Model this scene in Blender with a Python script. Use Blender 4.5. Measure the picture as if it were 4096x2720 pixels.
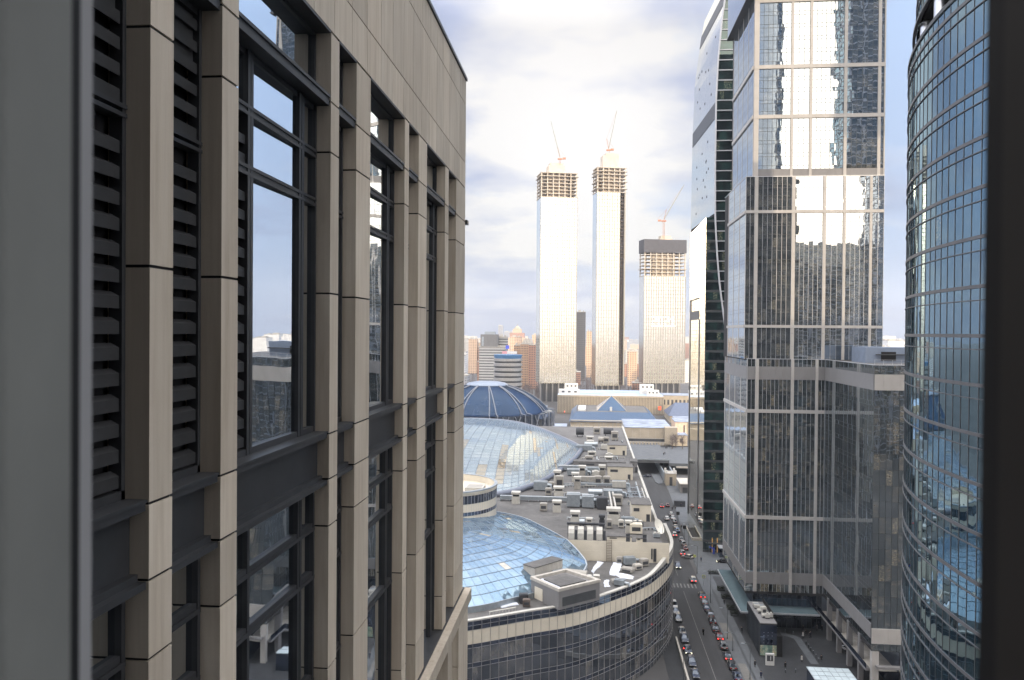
import bpy, bmesh, math, random
from mathutils import Vector, Matrix, Euler
R = math.radians
random.seed(7)
scene = bpy.context.scene
for _o in list(bpy.data.objects): bpy.data.objects.remove(_o)
COL = scene.collection

# ------------------------------------------------------------------ camera, sky, sun, exposure
cam_d = bpy.data.cameras.new("camera")
cam = bpy.data.objects.new("camera", cam_d); COL.objects.link(cam)
cam.matrix_world = (Matrix.Translation((0, 0, 80)) @ Matrix.Rotation(R(5.6), 4, 'Z')
                    @ Matrix.Rotation(R(90 - 0.57), 4, 'X') @ Matrix.Rotation(R(0.45), 4, 'Z'))
cam_d.sensor_width = 36; cam_d.lens = 782 / 1024 * 36
cam_d.clip_start = 0.05; cam_d.clip_end = 30000
cam_d.dof.use_dof = True; cam_d.dof.focus_distance = 190; cam_d.dof.aperture_fstop = 5.6
scene.camera = cam
scene.view_settings.view_transform = 'Standard'; scene.view_settings.look = 'None'
scene.view_settings.gamma = 1; scene.view_settings.exposure = EXPOSURE = 0.36

HAZE_DENSITY = 0.00007
SUN_AZ = R(16.7)      # the sun stands behind the camera, a little to its right
SUN_EL = R(9.0)
sun_dir = Vector((math.sin(SUN_AZ) * math.cos(SUN_EL), -math.cos(SUN_AZ) * math.cos(SUN_EL), math.sin(SUN_EL)))
sd = bpy.data.lights.new("sun", 'SUN'); sd.energy = 2.3; sd.angle = R(0.5); sd.color = (1.0, 0.79, 0.54)
so = bpy.data.objects.new("sun", sd); COL.objects.link(so)
so.rotation_euler = sun_dir.to_track_quat('Z', 'Y').to_euler()

def nn(nt, t, loc=None, **kw):
    n = nt.nodes.new(t)
    for k, v in kw.items():
        if k.startswith('i_'):
            key = k[2:].replace('_', ' ')
            n.inputs[key if key in n.inputs else int(key)].default_value = v
        else: setattr(n, k, v)
    return n
def mth(nt, op, a, b=None, c=None, clamp=False):
    n = nt.nodes.new('ShaderNodeMath'); n.operation = op; n.use_clamp = clamp
    for i, x in enumerate((a, b, c)):
        if x is None: continue
        if isinstance(x, (int, float)): n.inputs[i].default_value = x
        else: nt.links.new(x, n.inputs[i])
    return n.outputs[0]
def ramp(nt, fac, stops, interp='LINEAR'):
    n = nt.nodes.new('ShaderNodeValToRGB'); e = n.color_ramp.elements; n.color_ramp.interpolation = interp
    while len(e) < len(stops): e.new(0.5)
    for i, (p, c) in enumerate(stops):
        e[i].position = p; e[i].color = (c, c, c, 1) if isinstance(c, (int, float)) else (*c, 1)
    nt.links.new(fac, n.inputs[0]); return n.outputs[0]
def mixc(nt, fac, a, b, mode='MIX'):
    n = nt.nodes.new('ShaderNodeMixRGB'); n.blend_type = mode
    for i, x in ((0, fac), (1, a), (2, b)):
        if isinstance(x, (int, float)): n.inputs[i].default_value = x if i == 0 else (x, x, x, 1)
        elif isinstance(x, tuple): n.inputs[i].default_value = (*x, 1)
        else: nt.links.new(x, n.inputs[i])
    return n.outputs[0]

def build_world():
    w = bpy.data.worlds.new("World"); scene.world = w; w.use_nodes = True
    nt = w.node_tree; nt.nodes.clear(); L = nt.links.new
    out = nn(nt, 'ShaderNodeOutputWorld'); bg = nn(nt, 'ShaderNodeBackground'); bg.inputs[1].default_value = 0.1
    L(bg.outputs[0], out.inputs[0])
    sky = nn(nt, 'ShaderNodeTexSky', sky_type='NISHITA', sun_disc=False, sun_elevation=SUN_EL)
    sky.sun_rotation = math.atan2(sun_dir.x, sun_dir.y); sky.air_density = 1.0; sky.dust_density = 1.5
    tc = nn(nt, 'ShaderNodeTexCoord'); sep = nn(nt, 'ShaderNodeSeparateXYZ'); L(tc.outputs['Generated'], sep.inputs[0])
    x, y, z = sep.outputs
    zz = mth(nt, 'ADD', mth(nt, 'MAXIMUM', z, 0.0), 0.16)
    cmb = nn(nt, 'ShaderNodeCombineXYZ'); L(mth(nt, 'DIVIDE', x, zz), cmb.inputs[0]); L(mth(nt, 'DIVIDE', y, zz), cmb.inputs[1])
    cmb.inputs[2].default_value = 3.7
    n1 = nn(nt, 'ShaderNodeTexNoise', i_Scale=0.85, i_Detail=7.0, i_Roughness=0.55, i_Distortion=0.35); L(cmb.outputs[0], n1.inputs['Vector'])
    mp = nn(nt, 'ShaderNodeMapping'); mp.inputs['Location'].default_value = (4.3, 1.7, 0); L(cmb.outputs[0], mp.inputs[0])
    n2 = nn(nt, 'ShaderNodeTexNoise', i_Scale=1.5, i_Detail=5.0, i_Roughness=0.5); L(mp.outputs[0], n2.inputs['Vector'])
    # light seen through the clouds: brightest round the sun, and a bright break in the cloud ahead
    def lobe(d, p):
        d = Vector(d).normalized()
        dt = nn(nt, 'ShaderNodeVectorMath', operation='DOT_PRODUCT'); L(tc.outputs['Generated'], dt.inputs[0]); dt.inputs[1].default_value = d
        return mth(nt, 'POWER', mth(nt, 'MAXIMUM', dt.outputs['Value'], 0.0), p)
    sunl = lobe(sun_dir, 2.0); sunh = lobe(sun_dir, 9.0); ahead = lobe((0.0, 1.0, 0.23), 55.0)
    cov = ramp(nt, mth(nt, 'SUBTRACT', mth(nt, 'ADD', n1.outputs[0], mth(nt, 'MULTIPLY', ahead, 0.22)), mth(nt, 'MULTIPLY', mth(nt, 'MULTIPLY', mth(nt, 'MAXIMUM', x, 0.0), mth(nt, 'MAXIMUM', y, 0.0)), 0.42)), [(0.40, 0.0), (0.56, 1.0)])
    lit = ramp(nt, mth(nt, 'ADD', n2.outputs[0], mth(nt, 'MULTIPLY', ahead, 0.24)), [(0.36, (0.36, 0.42, 0.66)), (0.50, (0.58, 0.63, 0.84)), (0.66, (1.10, 1.06, 1.03))])
    blue = mixc(nt, ramp(nt, z, [(0.0, 0.0), (0.35, 1.0)]), (0.54, 0.67, 0.94), (0.54, 0.71, 1.02))
    c = mixc(nt, cov, blue, lit)
    back = mth(nt, 'MULTIPLY', mth(nt, 'SUBTRACT', 1.0, y), 0.5)
    bk = ramp(nt, back, [(0.12, 0.0), (0.55, 1.0)])
    zn = ramp(nt, z, [(0.36, 0.0), (0.8, 1.0)])
    c = mixc(nt, mth(nt, 'MULTIPLY', mth(nt, 'MAXIMUM', bk, zn), 0.72), c, (0.99, 0.94, 0.87))
    warm = mixc(nt, mth(nt, 'MULTIPLY', sunl, 0.8), c, (1.0, 0.86, 0.66), 'MULTIPLY')
    # haze band hugging the horizon
    hz = ramp(nt, mth(nt, 'ABSOLUTE', z), [(0.0, 1.0), (0.10, 0.0)])
    warm = mixc(nt, mth(nt, 'MULTIPLY', hz, 0.75), warm, (0.50, 0.58, 0.80))
    gain = mth(nt, 'ADD', mth(nt, 'ADD', mth(nt, 'MULTIPLY', back, 2.7), mth(nt, 'MULTIPLY', sunh, 0.8)), mth(nt, 'MULTIPLY', sunl, 0.5))
    zen = ramp(nt, z, [(0.36, 0.0), (0.85, 1.0)])
    gain = mth(nt, 'ADD', gain, mth(nt, 'MULTIPLY', zen, 2.5))
    gain = mth(nt, 'ADD', mth(nt, 'ADD', mth(nt, 'ADD', mth(nt, 'ADD', gain, mth(nt, 'MULTIPLY', lobe((-0.78, 0.55, 0.30), 8.0), 0.9)), mth(nt, 'MULTIPLY', lobe((0.86, 0.38, 0.36), 7.0), 1.5)), 0.44), mth(nt, 'MULTIPLY', ahead, 0.26))
    g = nn(nt, 'ShaderNodeVectorMath', operation='SCALE'); L(warm, g.inputs[0]); L(mth(nt, 'MULTIPLY', gain, 9.0), g.inputs['Scale'])
    sc = nn(nt, 'ShaderNodeVectorMath', operation='SCALE'); L(sky.outputs[0], sc.inputs[0]); sc.inputs['Scale'].default_value = 0.12
    ad = nn(nt, 'ShaderNodeVectorMath', operation='ADD'); L(g.outputs[0], ad.inputs[0]); L(sc.outputs[0], ad.inputs[1])
    L(ad.outputs[0], bg.inputs[0])
build_world()

# ------------------------------------------------------------------ mesh helpers
def V3(a): return Vector(a)
class MB:
    def __init__(s): s.v = []; s.f = []; s.m = []; s.uv = []; s.r = []
    def face(s, pts, mi=0, uv=None, r=0.0):
        b = len(s.v); s.v += [tuple(p) for p in pts]; n = len(pts)
        s.f.append(tuple(range(b, b + n))); s.m.append(mi); s.r.append(r)
        s.uv.append(uv if uv else [(0, 0), (1, 0), (1, 1), (0, 1)][:n] if n <= 4 else [(0, 0)] * n)
    def obox(s, o, a, b, c, mi=0, r=0.0):       # corner o, edge vectors a, b, c (right-handed)
        o, a, b, c = V3(o), V3(a), V3(b), V3(c)
        p = [o, o + a, o + a + b, o + b, o + c, o + a + c, o + a + b + c, o + b + c]
        for q in ((0, 3, 2, 1), (4, 5, 6, 7), (0, 1, 5, 4), (1, 2, 6, 5), (2, 3, 7, 6), (3, 0, 4, 7)):
            s.face([p[i] for i in q], mi, None, r)
    def box(s, x0, y0, z0, x1, y1, z1, mi=0, r=0.0):
        s.obox((x0, y0, z0), (x1 - x0, 0, 0), (0, y1 - y0, 0), (0, 0, z1 - z0), mi, r)
    def cbox(s, cx, cy, z0, sx, sy, sz, rot=0, mi=0, r=0.0):
        c, n = math.cos(rot), math.sin(rot)
        s.obox((cx - c * sx / 2 + n * sy / 2, cy - n * sx / 2 - c * sy / 2, z0), (c * sx, n * sx, 0), (-n * sy, c * sy, 0), (0, 0, sz), mi, r)
    def prism(s, poly, z0, z1, mi=0, mtop=None, caps=True):   # poly counter-clockwise
        n = len(poly)
        for i in range(n):
            a, b = poly[i], poly[(i + 1) % n]
            s.face([(a[0], a[1], z0), (b[0], b[1], z0), (b[0], b[1], z1), (a[0], a[1], z1)], mi)
        if caps:
            s.face([(p[0], p[1], z1) for p in poly], mi if mtop is None else mtop)
            s.face([(p[0], p[1], z0) for p in reversed(poly)], mi)
    def tube(s, path, rad, n=8, mi=0, caps=True):
        path = [V3(p) for p in path]; rings = []
        for i, p in enumerate(path):
            t = (path[min(i + 1, len(path) - 1)] - path[max(i - 1, 0)]).normalized()
            up = V3((0, 0, 1)) if abs(t.z) < 0.9 else V3((1, 0, 0))
            a = t.cross(up).normalized(); b = a.cross(t)
            r = rad[i] if isinstance(rad, (list, tuple)) else rad
            rings.append([p + (a * math.cos(2 * math.pi * k / n) + b * math.sin(2 * math.pi * k / n)) * r for k in range(n)])
        base = len(s.v)
        for rg in rings: s.v += [tuple(q) for q in rg]
        def add(ids):
            s.f.append(ids); s.m.append(mi); s.r.append(0.0); s.uv.append([(0, 0)] * len(ids))
        for i in range(len(rings) - 1):
            for k in range(n):
                k2 = (k + 1) % n
                add((base + i * n + k2, base + i * n + k, base + (i + 1) * n + k, base + (i + 1) * n + k2))
        if caps:
            add(tuple(base + k for k in range(n))); add(tuple(base + (len(rings) - 1) * n + k for k in reversed(range(n))))
    def cyl(s, cx, cy, z0, z1, r0, r1=None, n=12, mi=0, caps=True):
        s.tube([(cx, cy, z0), (cx, cy, z1)], [r0, r0 if r1 is None else r1], n, mi, caps)
    def lathe(s, prof, cx, cy, n=32, mi=0, a0=0.0, a1=2 * math.pi):
        full = abs(a1 - a0 - 2 * math.pi) < 1e-6; k = n if full else n + 1; base = len(s.v)
        for (r, z) in prof:
            for i in range(k):
                a = a0 + (a1 - a0) * i / n; s.v.append((cx + r * math.cos(a), cy + r * math.sin(a), z))
        for j in range(len(prof) - 1):
            for i in range(n):
                i2 = (i + 1) % k
                s.f.append((base + j * k + i, base + j * k + i2, base + (j + 1) * k + i2, base + (j + 1) * k + i)); s.m.append(mi); s.r.append(0.0)
                s.uv.append([(i / n, j), (i / n + 1 / n, j), (i / n + 1 / n, j + 1), (i / n, j + 1)])
    def build(s, name, mats, parent=None, smooth=False, bevel=0):
        me = bpy.data.meshes.new(name); me.from_pydata(s.v, [], s.f)
        if not isinstance(mats, (list, tuple)): mats = [mats]
        for m in mats: me.materials.append(m)
        me.polygons.foreach_set('material_index', s.m)
        uvl = me.uv_layers.new(name='UVMap'); flat = []
        for u in s.uv:
            for q in u: flat += [q[0], q[1]]
        uvl.data.foreach_set('uv', flat)
        at = me.attributes.new('rnd', 'FLOAT', 'FACE'); at.data.foreach_set('value', s.r)
        if smooth:
            me.polygons.foreach_set('use_smooth', [True] * len(me.polygons))
            try: me.set_sharp_from_angle(angle=R(38))
            except Exception: pass
        me.update()
        o = bpy.data.objects.new(name, me); COL.objects.link(o)
        if parent is not None:
            o.parent = parent; o.matrix_parent_inverse = parent.matrix_basis.inverted()
        if bevel:
            b = o.modifiers.new('bevel', 'BEVEL'); b.width = bevel; b.segments = 2; b.limit_method = 'ANGLE'
        return o
def tag(o, label, cat, group=None, kind=None):
    o['label'] = label; o['category'] = cat
    if group: o['group'] = group
    if kind: o['kind'] = kind
    return o
def thing(name, label, cat, loc=(0, 0, 0), rz=0.0, group=None):
    o = bpy.data.objects.new(name, None); COL.objects.link(o); o.location = loc; o.rotation_euler = (0, 0, rz)
    o.empty_display_size = 0.5
    tag(o, label, cat, group); return o
def local(o):                       # parent given in local space (parts modelled round the thing's own base)
    o.matrix_parent_inverse = Matrix.Identity(4); return o
def struct(name, mb, mats, **k):
    o = mb.build(name, mats, **k); o['kind'] = 'structure'; return o
def copy_tree(o, parent=None):
    c = o.copy(); COL.objects.link(c)
    if parent is not None: c.parent = parent
    for ch in list(o.children): copy_tree(ch, c)
    return c

# a wall frame: origin, direction along the wall, outward normal
class W:
    def __init__(s, p, q):
        s.o = V3((p[0], p[1], 0)); d = V3((q[0] - p[0], q[1] - p[1], 0)); s.len = d.length; s.u = d.normalized(); s.n = V3((s.u.y, -s.u.x, 0))
    def pt(s, x, z, d=0.0): return s.o + s.u * x + s.n * d + V3((0, 0, z))
def wbox(mb, w, x0, x1, z0, z1, d0, d1, mi=0, r=0.0):
    mb.obox(w.pt(x0, z0, d1), w.u * (x1 - x0), w.n * (d0 - d1), V3((0, 0, z1 - z0)), mi, r)
def panes(mb, w, xs, zs, d=0.0, tilt=0.006, mi=0, warp=0.0):
    for i in range(len(xs) - 1):
        for j in range(len(zs) - 1):
            a, b = random.gauss(0, tilt), random.gauss(0, tilt); x0, x1, z0, z1 = xs[i], xs[i + 1], zs[j], zs[j + 1]
            hx, hz = (x1 - x0) / 2, (z1 - z0) / 2
            q = [w.pt(x, z, d + a * sx * hx + b * sz * hz) for x, z, sx, sz in ((x0, z0, -1, -1), (x1, z0, 1, -1), (x1, z1, 1, 1), (x0, z1, -1, 1))]
            mb.face(q, mi, None, random.random())
def mullions(mb, w, xs, zs, wd=0.07, dp=0.10, hw=None, hd=None, mi=0):
    hw = hw or wd; hd = hd or dp * 0.8
    for x in xs: wbox(mb, w, x - wd / 2, x + wd / 2, zs[0], zs[-1], 0.0, dp, mi)
    for z in zs: wbox(mb, w, xs[0], xs[-1], z - hw / 2, z + hw / 2, 0.0, hd, mi)
def lin(a, b, n): return [a + (b - a) * i / n for i in range(n + 1)]
def resample(pts, step, closed=False):
    P = [V3((p[0], p[1], 0)) for p in pts]; dense = []
    for i in range(len(P) - 1):
        p0, p1, p2, p3 = P[max(i - 1, 0)], P[i], P[i + 1], P[min(i + 2, len(P) - 1)]
        for k in range(12):
            t = k / 12
            dense.append(0.5 * ((2 * p1) + (p2 - p0) * t + (2 * p0 - 5 * p1 + 4 * p2 - p3) * t * t + (3 * p1 - p0 - 3 * p2 + p3) * t ** 3))
    dense.append(P[-1]); L = sum((dense[i + 1] - dense[i]).length for i in range(len(dense) - 1))
    n = max(1, round(L / step)); st = L / n; out = [dense[0]]; acc = 0.0; tgt = st
    for i in range(len(dense) - 1):
        seg = (dense[i + 1] - dense[i]).length
        while acc + seg >= tgt - 1e-6 and len(out) < n:
            out.append(dense[i].lerp(dense[i + 1], (tgt - acc) / seg)); tgt += st
        acc += seg
    out.append(dense[-1]); return [(p.x, p.y) for p in out]

# ------------------------------------------------------------------ materials
def newmat(name):
    m = bpy.data.materials.new(name); m.use_nodes = True; nt = m.node_tree
    b = nt.nodes['Principled BSDF']; return m, nt, b
def coords(nt, scale=(1, 1, 1)):
    tc = nn(nt, 'ShaderNodeTexCoord'); mp = nn(nt, 'ShaderNodeMapping'); mp.inputs['Scale'].default_value = scale
    nt.links.new(tc.outputs['Object'], mp.inputs[0]); return mp.outputs[0]
def plain(name, col, rough=0.7, metal=0.0, var=0.12, scale=(0.6, 0.6, 0.6), detail=4.0, spec=0.3, bump=0.0, fine=0.0):
    m, nt, b = newmat(name)
    n = nn(nt, 'ShaderNodeTexNoise', i_Scale=1.0, i_Detail=detail, i_Roughness=0.6); nt.links.new(coords(nt, scale), n.inputs['Vector'])
    lo = tuple(c * (1 - var) for c in col); hi = tuple(min(1, c * (1 + var)) for c in col)
    c = ramp(nt, n.outputs[0], [(0.3, lo), (0.7, hi)])
    if fine:
        n2 = nn(nt, 'ShaderNodeTexNoise', i_Scale=14.0, i_Detail=3.0); nt.links.new(coords(nt, scale), n2.inputs['Vector'])
        c = mixc(nt, fine, c, ramp(nt, n2.outputs[0], [(0.35, 0.25), (0.65, 1.0)]), 'MULTIPLY')
    nt.links.new(c, b.inputs['Base Color'])
    b.inputs['Roughness'].default_value = rough; b.inputs['Metallic'].default_value = metal
    b.inputs['Specular IOR Level'].default_value = spec
    if bump:
        bp = nn(nt, 'ShaderNodeBump', i_Strength=0.5, i_Distance=bump); nt.links.new(n.outputs[0], bp.inputs['Height']); nt.links.new(bp.outputs[0], b.inputs['Normal'])
    return m
def emis(name, col, s):
    m, nt, b = newmat(name); b.inputs['Base Color'].default_value = (*col, 1)
    b.inputs['Emission Color'].default_value = (*col, 1); b.inputs['Emission Strength'].default_value = s; return m
def glass(name, tint=(0.8, 0.9, 1.0), base=0.30, inner=((0.008, 0.012, 0.016), (0.03, 0.04, 0.045), (0.09, 0.085, 0.075)), iscale=(0.5, 0.5, 1.1),
          wav=0.03, wscale=(0.35, 0.35, 0.22), lit=0.0, litcol=(1.0, 0.82, 0.5), rough=0.012, rvar=0.25, grazing=0.75):
    """Coated curtain-wall glass: what is behind it (dark rooms, blinds) under a mirror coating, each pane a little out of true."""
    m, nt, b = newmat(name); L = nt.links.new; nt.nodes.remove(b); out = nt.nodes['Material Output']
    at = nn(nt, 'ShaderNodeAttribute', attribute_name='rnd'); rnd = at.outputs['Fac']
    n = nn(nt, 'ShaderNodeTexNoise', i_Scale=1.0, i_Detail=4.0, i_Roughness=0.65); L(coords(nt, iscale), n.inputs['Vector'])
    f = mth(nt, 'ADD', mth(nt, 'MULTIPLY', n.outputs[0], 1.0), mth(nt, 'MULTIPLY', mth(nt, 'SUBTRACT', rnd, 0.5), rvar))
    ic = ramp(nt, f, [(0.30, inner[0]), (0.52, inner[1]), (0.72, inner[2])])
    df = nn(nt, 'ShaderNodeBsdfDiffuse'); L(ic, df.inputs[0]); base_sh = df.outputs[0]
    if lit > 0:
        em = nn(nt, 'ShaderNodeEmission'); em.inputs[0].default_value = (*litcol, 1); em.inputs[1].default_value = 0.22
        ms = nn(nt, 'ShaderNodeMixShader')
        n4 = nn(nt, 'ShaderNodeTexNoise', i_Scale=2.2, i_Detail=2.0); L(coords(nt, (1, 1, 2.0)), n4.inputs['Vector'])
        sel = mth(nt, 'MULTIPLY', mth(nt, 'GREATER_THAN', rnd, 1 - lit), ramp(nt, n4.outputs[0], [(0.50, 0.0), (0.66, 0.8)]))
        L(sel, ms.inputs[0]); L(base_sh, ms.inputs[1]); L(em.outputs[0], ms.inputs[2]); base_sh = ms.outputs[0]
    w1 = nn(nt, 'ShaderNodeTexNoise', i_Scale=1.0, i_Detail=1.5, i_Roughness=0.4); L(coords(nt, wscale), w1.inputs['Vector'])
    # each pane bulges a little between its fixings
    uv = nn(nt, 'ShaderNodeUVMap'); su = nn(nt, 'ShaderNodeSeparateXYZ'); L(uv.outputs[0], su.inputs[0])
    def hump(c): return mth(nt, 'SINE', mth(nt, 'MULTIPLY', c, math.pi))
    bul = mth(nt, 'MULTIPLY', mth(nt, 'MULTIPLY', hump(su.outputs[0]), hump(su.outputs[1])), mth(nt, 'SUBTRACT', mth(nt, 'MULTIPLY', rnd, 0.6), 0.2))
    hgt = mth(nt, 'ADD', w1.outputs[0], mth(nt, 'MULTIPLY', bul, 0.25))
    bp = nn(nt, 'ShaderNodeBump', i_Strength=1.0, i_Distance=wav); L(hgt, bp.inputs['Height'])
    gl = nn(nt, 'ShaderNodeBsdfGlossy'); gl.inputs['Roughness'].default_value = rough; gl.inputs[0].default_value = (*tint, 1); L(bp.outputs[0], gl.inputs['Normal'])
    lw = nn(nt, 'ShaderNodeLayerWeight'); lw.inputs[0].default_value = 0.5
    fac = mth(nt, 'ADD', mth(nt, 'MULTIPLY', mth(nt, 'POWER', lw.outputs['Facing'], 3.0), grazing), base, clamp=True)
    mx = nn(nt, 'ShaderNodeMixShader'); L(fac, mx.inputs[0]); L(base_sh, mx.inputs[1]); L(gl.outputs[0], mx.inputs[2]); L(mx.outputs[0], out.inputs[0])
    return m
M = {}
def stone_mat():
    m, nt, b = newmat('beige_limestone'); L = nt.links.new
    a = nn(nt, 'ShaderNodeTexNoise', i_Scale=1.0, i_Detail=6.0, i_Roughness=0.65); L(coords(nt, (3.0, 3.0, 0.35)), a.inputs['Vector'])
    c = nn(nt, 'ShaderNodeTexNoise', i_Scale=1.0, i_Detail=2.0); L(coords(nt, (0.5, 0.5, 0.3)), c.inputs['Vector'])
    g = nn(nt, 'ShaderNodeTexNoise', i_Scale=45.0, i_Detail=2.0); L(coords(nt), g.inputs['Vector'])
    col = ramp(nt, a.outputs[0], [(0.20, (0.47, 0.39, 0.30)), (0.50, (0.68, 0.60, 0.495)), (0.8, (0.76, 0.69, 0.59))])
    col = mixc(nt, 0.35, col, ramp(nt, c.outputs[0], [(0.3, (0.54, 0.445, 0.34)), (0.7, (0.78, 0.70, 0.585))]))
    col = mixc(nt, 0.10, col, ramp(nt, g.outputs[0], [(0.3, 0.55), (0.7, 1.0)]), 'MULTIPLY')
    at = nn(nt, 'ShaderNodeAttribute', attribute_name='rnd')
    col = mixc(nt, 1.0, col, ramp(nt, at.outputs['Fac'], [(0.0, 0.76), (1.0, 1.0)]), 'MULTIPLY')
    st = nn(nt, 'ShaderNodeTexNoise', i_Scale=1.0, i_Detail=3.0, i_Roughness=0.55); L(coords(nt, (7.0, 7.0, 0.22)), st.inputs['Vector'])
    col = mixc(nt, 0.28, col, ramp(nt, st.outputs[0], [(0.38, (0.72, 0.69, 0.65)), (0.56, (1.0, 1.0, 1.0))]), 'MULTIPLY')
    L(col, b.inputs['Base Color']); b.inputs['Roughness'].default_value = 0.62; b.inputs['Specular IOR Level'].default_value = 0.25
    return m
M['stone'] = stone_mat()
M['dark_metal'] = plain('dark_blue_metal', (0.052, 0.054, 0.059), 0.45, 0.2, 0.12, (2, 2, 2))
M['joint'] = plain('dark_joint', (0.02, 0.02, 0.022), 0.9)
M['louvre'] = plain('grey_louvre', (0.055, 0.056, 0.059), 0.5, 0.2, 0.1, (3, 3, 3))
M['black'] = plain('black_rubber', (0.008, 0.008, 0.009), 0.7)
M['jamb_dark'] = plain('dark_brown_frame', (0.016, 0.014, 0.013), 0.6, 0, 0.25, (6, 6, 3))
M['jamb_grey'] = plain('grey_window_frame', (0.165, 0.170, 0.160), 0.75, 0, 0.15, (5, 5, 3))
M['jamb_edge'] = plain('sky_lit_frame_edge', (0.27, 0.27, 0.275), 0.6)  # paler colour than the jamb puts sky light on the outer edge
M['concrete'] = plain('concrete', (0.36, 0.34, 0.31), 0.85, 0, 0.15, (0.8, 0.8, 0.3), fine=0.15)
M['raw_concrete'] = plain('raw_concrete', (0.45, 0.40, 0.34), 0.9, 0, 0.12, (0.2, 0.2, 0.2))
def asphalt_mat():
    m, nt, b = newmat('asphalt'); L = nt.links.new
    a = nn(nt, 'ShaderNodeTexNoise', i_Scale=1.0, i_Detail=6.0, i_Roughness=.6); L(coords(nt, (.35, .05, .3)), a.inputs['Vector'])
    g_ = nn(nt, 'ShaderNodeTexNoise', i_Scale=5.0, i_Detail=3.0); L(coords(nt), g_.inputs['Vector'])
    br = nn(nt, 'ShaderNodeTexBrick', i_Scale=1.0, i_Mortar_Size=.02, i_Brick_Width=3.3, i_Row_Height=17.0, offset=.37); br.inputs['Color1'].default_value = (.74, .74, .76, 1); br.inputs['Color2'].default_value = (1, 1, 1, 1); br.inputs['Mortar'].default_value = (.6, .6, .6, 1); L(coords(nt), br.inputs['Vector'])
    c = ramp(nt, a.outputs[0], [(.3, (.018, .0185, .021)), (.7, (.034, .035, .039))]); c = mixc(nt, .8, c, br.outputs[0], 'MULTIPLY'); c = mixc(nt, .35, c, ramp(nt, g_.outputs[0], [(.35, .5), (.65, 1.0)]), 'MULTIPLY')
    L(c, b.inputs['Base Color']); b.inputs['Roughness'].default_value = .8; return m
M['asphalt'] = asphalt_mat()
M['paving'] = plain('granite_paving', (0.085, 0.092, 0.102), 0.8, 0, 0.15, (0.3, 0.3, 0.3), fine=0.2)
M['paving_light'] = plain('light_paving', (0.13, 0.127, 0.122), 0.8, 0, 0.15, (0.3, 0.3, 0.3), fine=0.2)
M['paving_dark'] = plain('dark_plaza_paving', (0.030, 0.032, 0.036), 0.7, 0, 0.2, (0.4, 0.4, 0.4), fine=0.2)
M['ground'] = plain('city_ground', (0.065, 0.064, 0.066), 0.9, 0, 0.35, (0.02, 0.02, 0.02), detail=8)
def roof_mat():
    m, nt, b = newmat('roof_membrane'); L = nt.links.new; co = coords(nt)
    a = nn(nt, 'ShaderNodeTexNoise', i_Scale=.09, i_Detail=9.0, i_Roughness=.68); L(co, a.inputs['Vector'])
    f = nn(nt, 'ShaderNodeTexNoise', i_Scale=.7, i_Detail=6.0, i_Roughness=.7); L(co, f.inputs['Vector'])
    br = nn(nt, 'ShaderNodeTexBrick', i_Scale=1.0, i_Mortar_Size=.035, i_Brick_Width=9.0, i_Row_Height=1.6); br.inputs['Color1'].default_value = (.86, .86, .86, 1); br.inputs['Color2'].default_value = (1, 1, 1, 1); br.inputs['Mortar'].default_value = (.55, .55, .55, 1); L(co, br.inputs['Vector'])
    c = ramp(nt, a.outputs[0], [(.28, (.060, .058, .058)), (.5, (.100, .097, .096)), (.72, (.138, .132, .128))])
    c = mixc(nt, .8, c, br.outputs[0], 'MULTIPLY'); c = mixc(nt, .55, c, ramp(nt, f.outputs[0], [(.35, .45), (.6, 1.0)]), 'MULTIPLY')
    L(c, b.inputs['Base Color']); b.inputs['Roughness'].default_value = .75; return m
M['roof'] = roof_mat()
M['roof_unit'] = plain('painted_duct_metal', (0.27, 0.258, 0.238), 0.6, 0.1, 0.14, (1.2, 1.2, 1.2))
M['roof_white'] = plain('white_duct_metal', (0.39, 0.38, 0.355), 0.6, 0.1, 0.1, (1.2, 1.2, 1.2))
M['galv'] = plain('galvanised_duct', (0.30, 0.335, 0.37), 0.4, 0.6, 0.14, (1, 1, 1))
M['dark_unit'] = plain('dark_grille', (0.04, 0.043, 0.05), 0.7)
M['cream'] = plain('cream_cladding', (0.50, 0.46, 0.385), 0.6, 0, 0.08, (0.3, 0.3, 0.3))
M['white'] = plain('white_paint', (0.46, 0.46, 0.455), 0.5, 0, 0.06)
M['snow'] = plain('snow', (0.50, 0.53, 0.60), 0.9, 0, 0.07, (0.6, 0.6, 0.6), bump=0.08)
M['shaded_old_snow'] = plain('shaded_old_snow', (0.20, 0.23, 0.29), 0.9, 0, 0.35, (0.15, 0.15, 0.15), detail=6)  # old snow, darkened and blued to put the far roofs' shade into colour
M['mullion'] = plain('aluminium_mullion', (0.36, 0.37, 0.40), 0.45, 0.3, 0.06)
M['oval_band'] = plain('grey_floor_band', (0.085, 0.085, 0.09), 0.5, 0.1)
M['hotel_mullion'] = plain('hotel_mullion', (0.24, 0.23, 0.225), 0.5)
M['tan_wall'] = plain('tan_pavilion_wall', (0.29, 0.255, 0.205), 0.7, 0, 0.12, (0.2, 0.2, 0.2))
M['seam'] = plain('blue_grey_seam', (0.13, 0.16, 0.20), 0.5)
M['mullion_dark'] = plain('dark_mullion', (0.05, 0.055, 0.06), 0.5, 0.2)
M['pier'] = plain('beige_panel', (0.31, 0.298, 0.288), 0.6, 0, 0.08, (0.4, 0.4, 0.2))
M['pier_grey'] = plain('grey_panel', (0.155, 0.153, 0.157), 0.6, 0, 0.08, (0.4, 0.4, 0.2))
M['steel'] = plain('brushed_steel', (0.52, 0.53, 0.56), 0.28, 0.9, 0.05)
M['blue_roof'] = plain('blue_sheet_roof', (0.028, 0.062, 0.122), 0.5, 0.1, 0.10, (0.5, 0.5, 0.5))
M['orange'] = plain('crane_orange', (0.36, 0.16, 0.09), 0.6)
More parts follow.
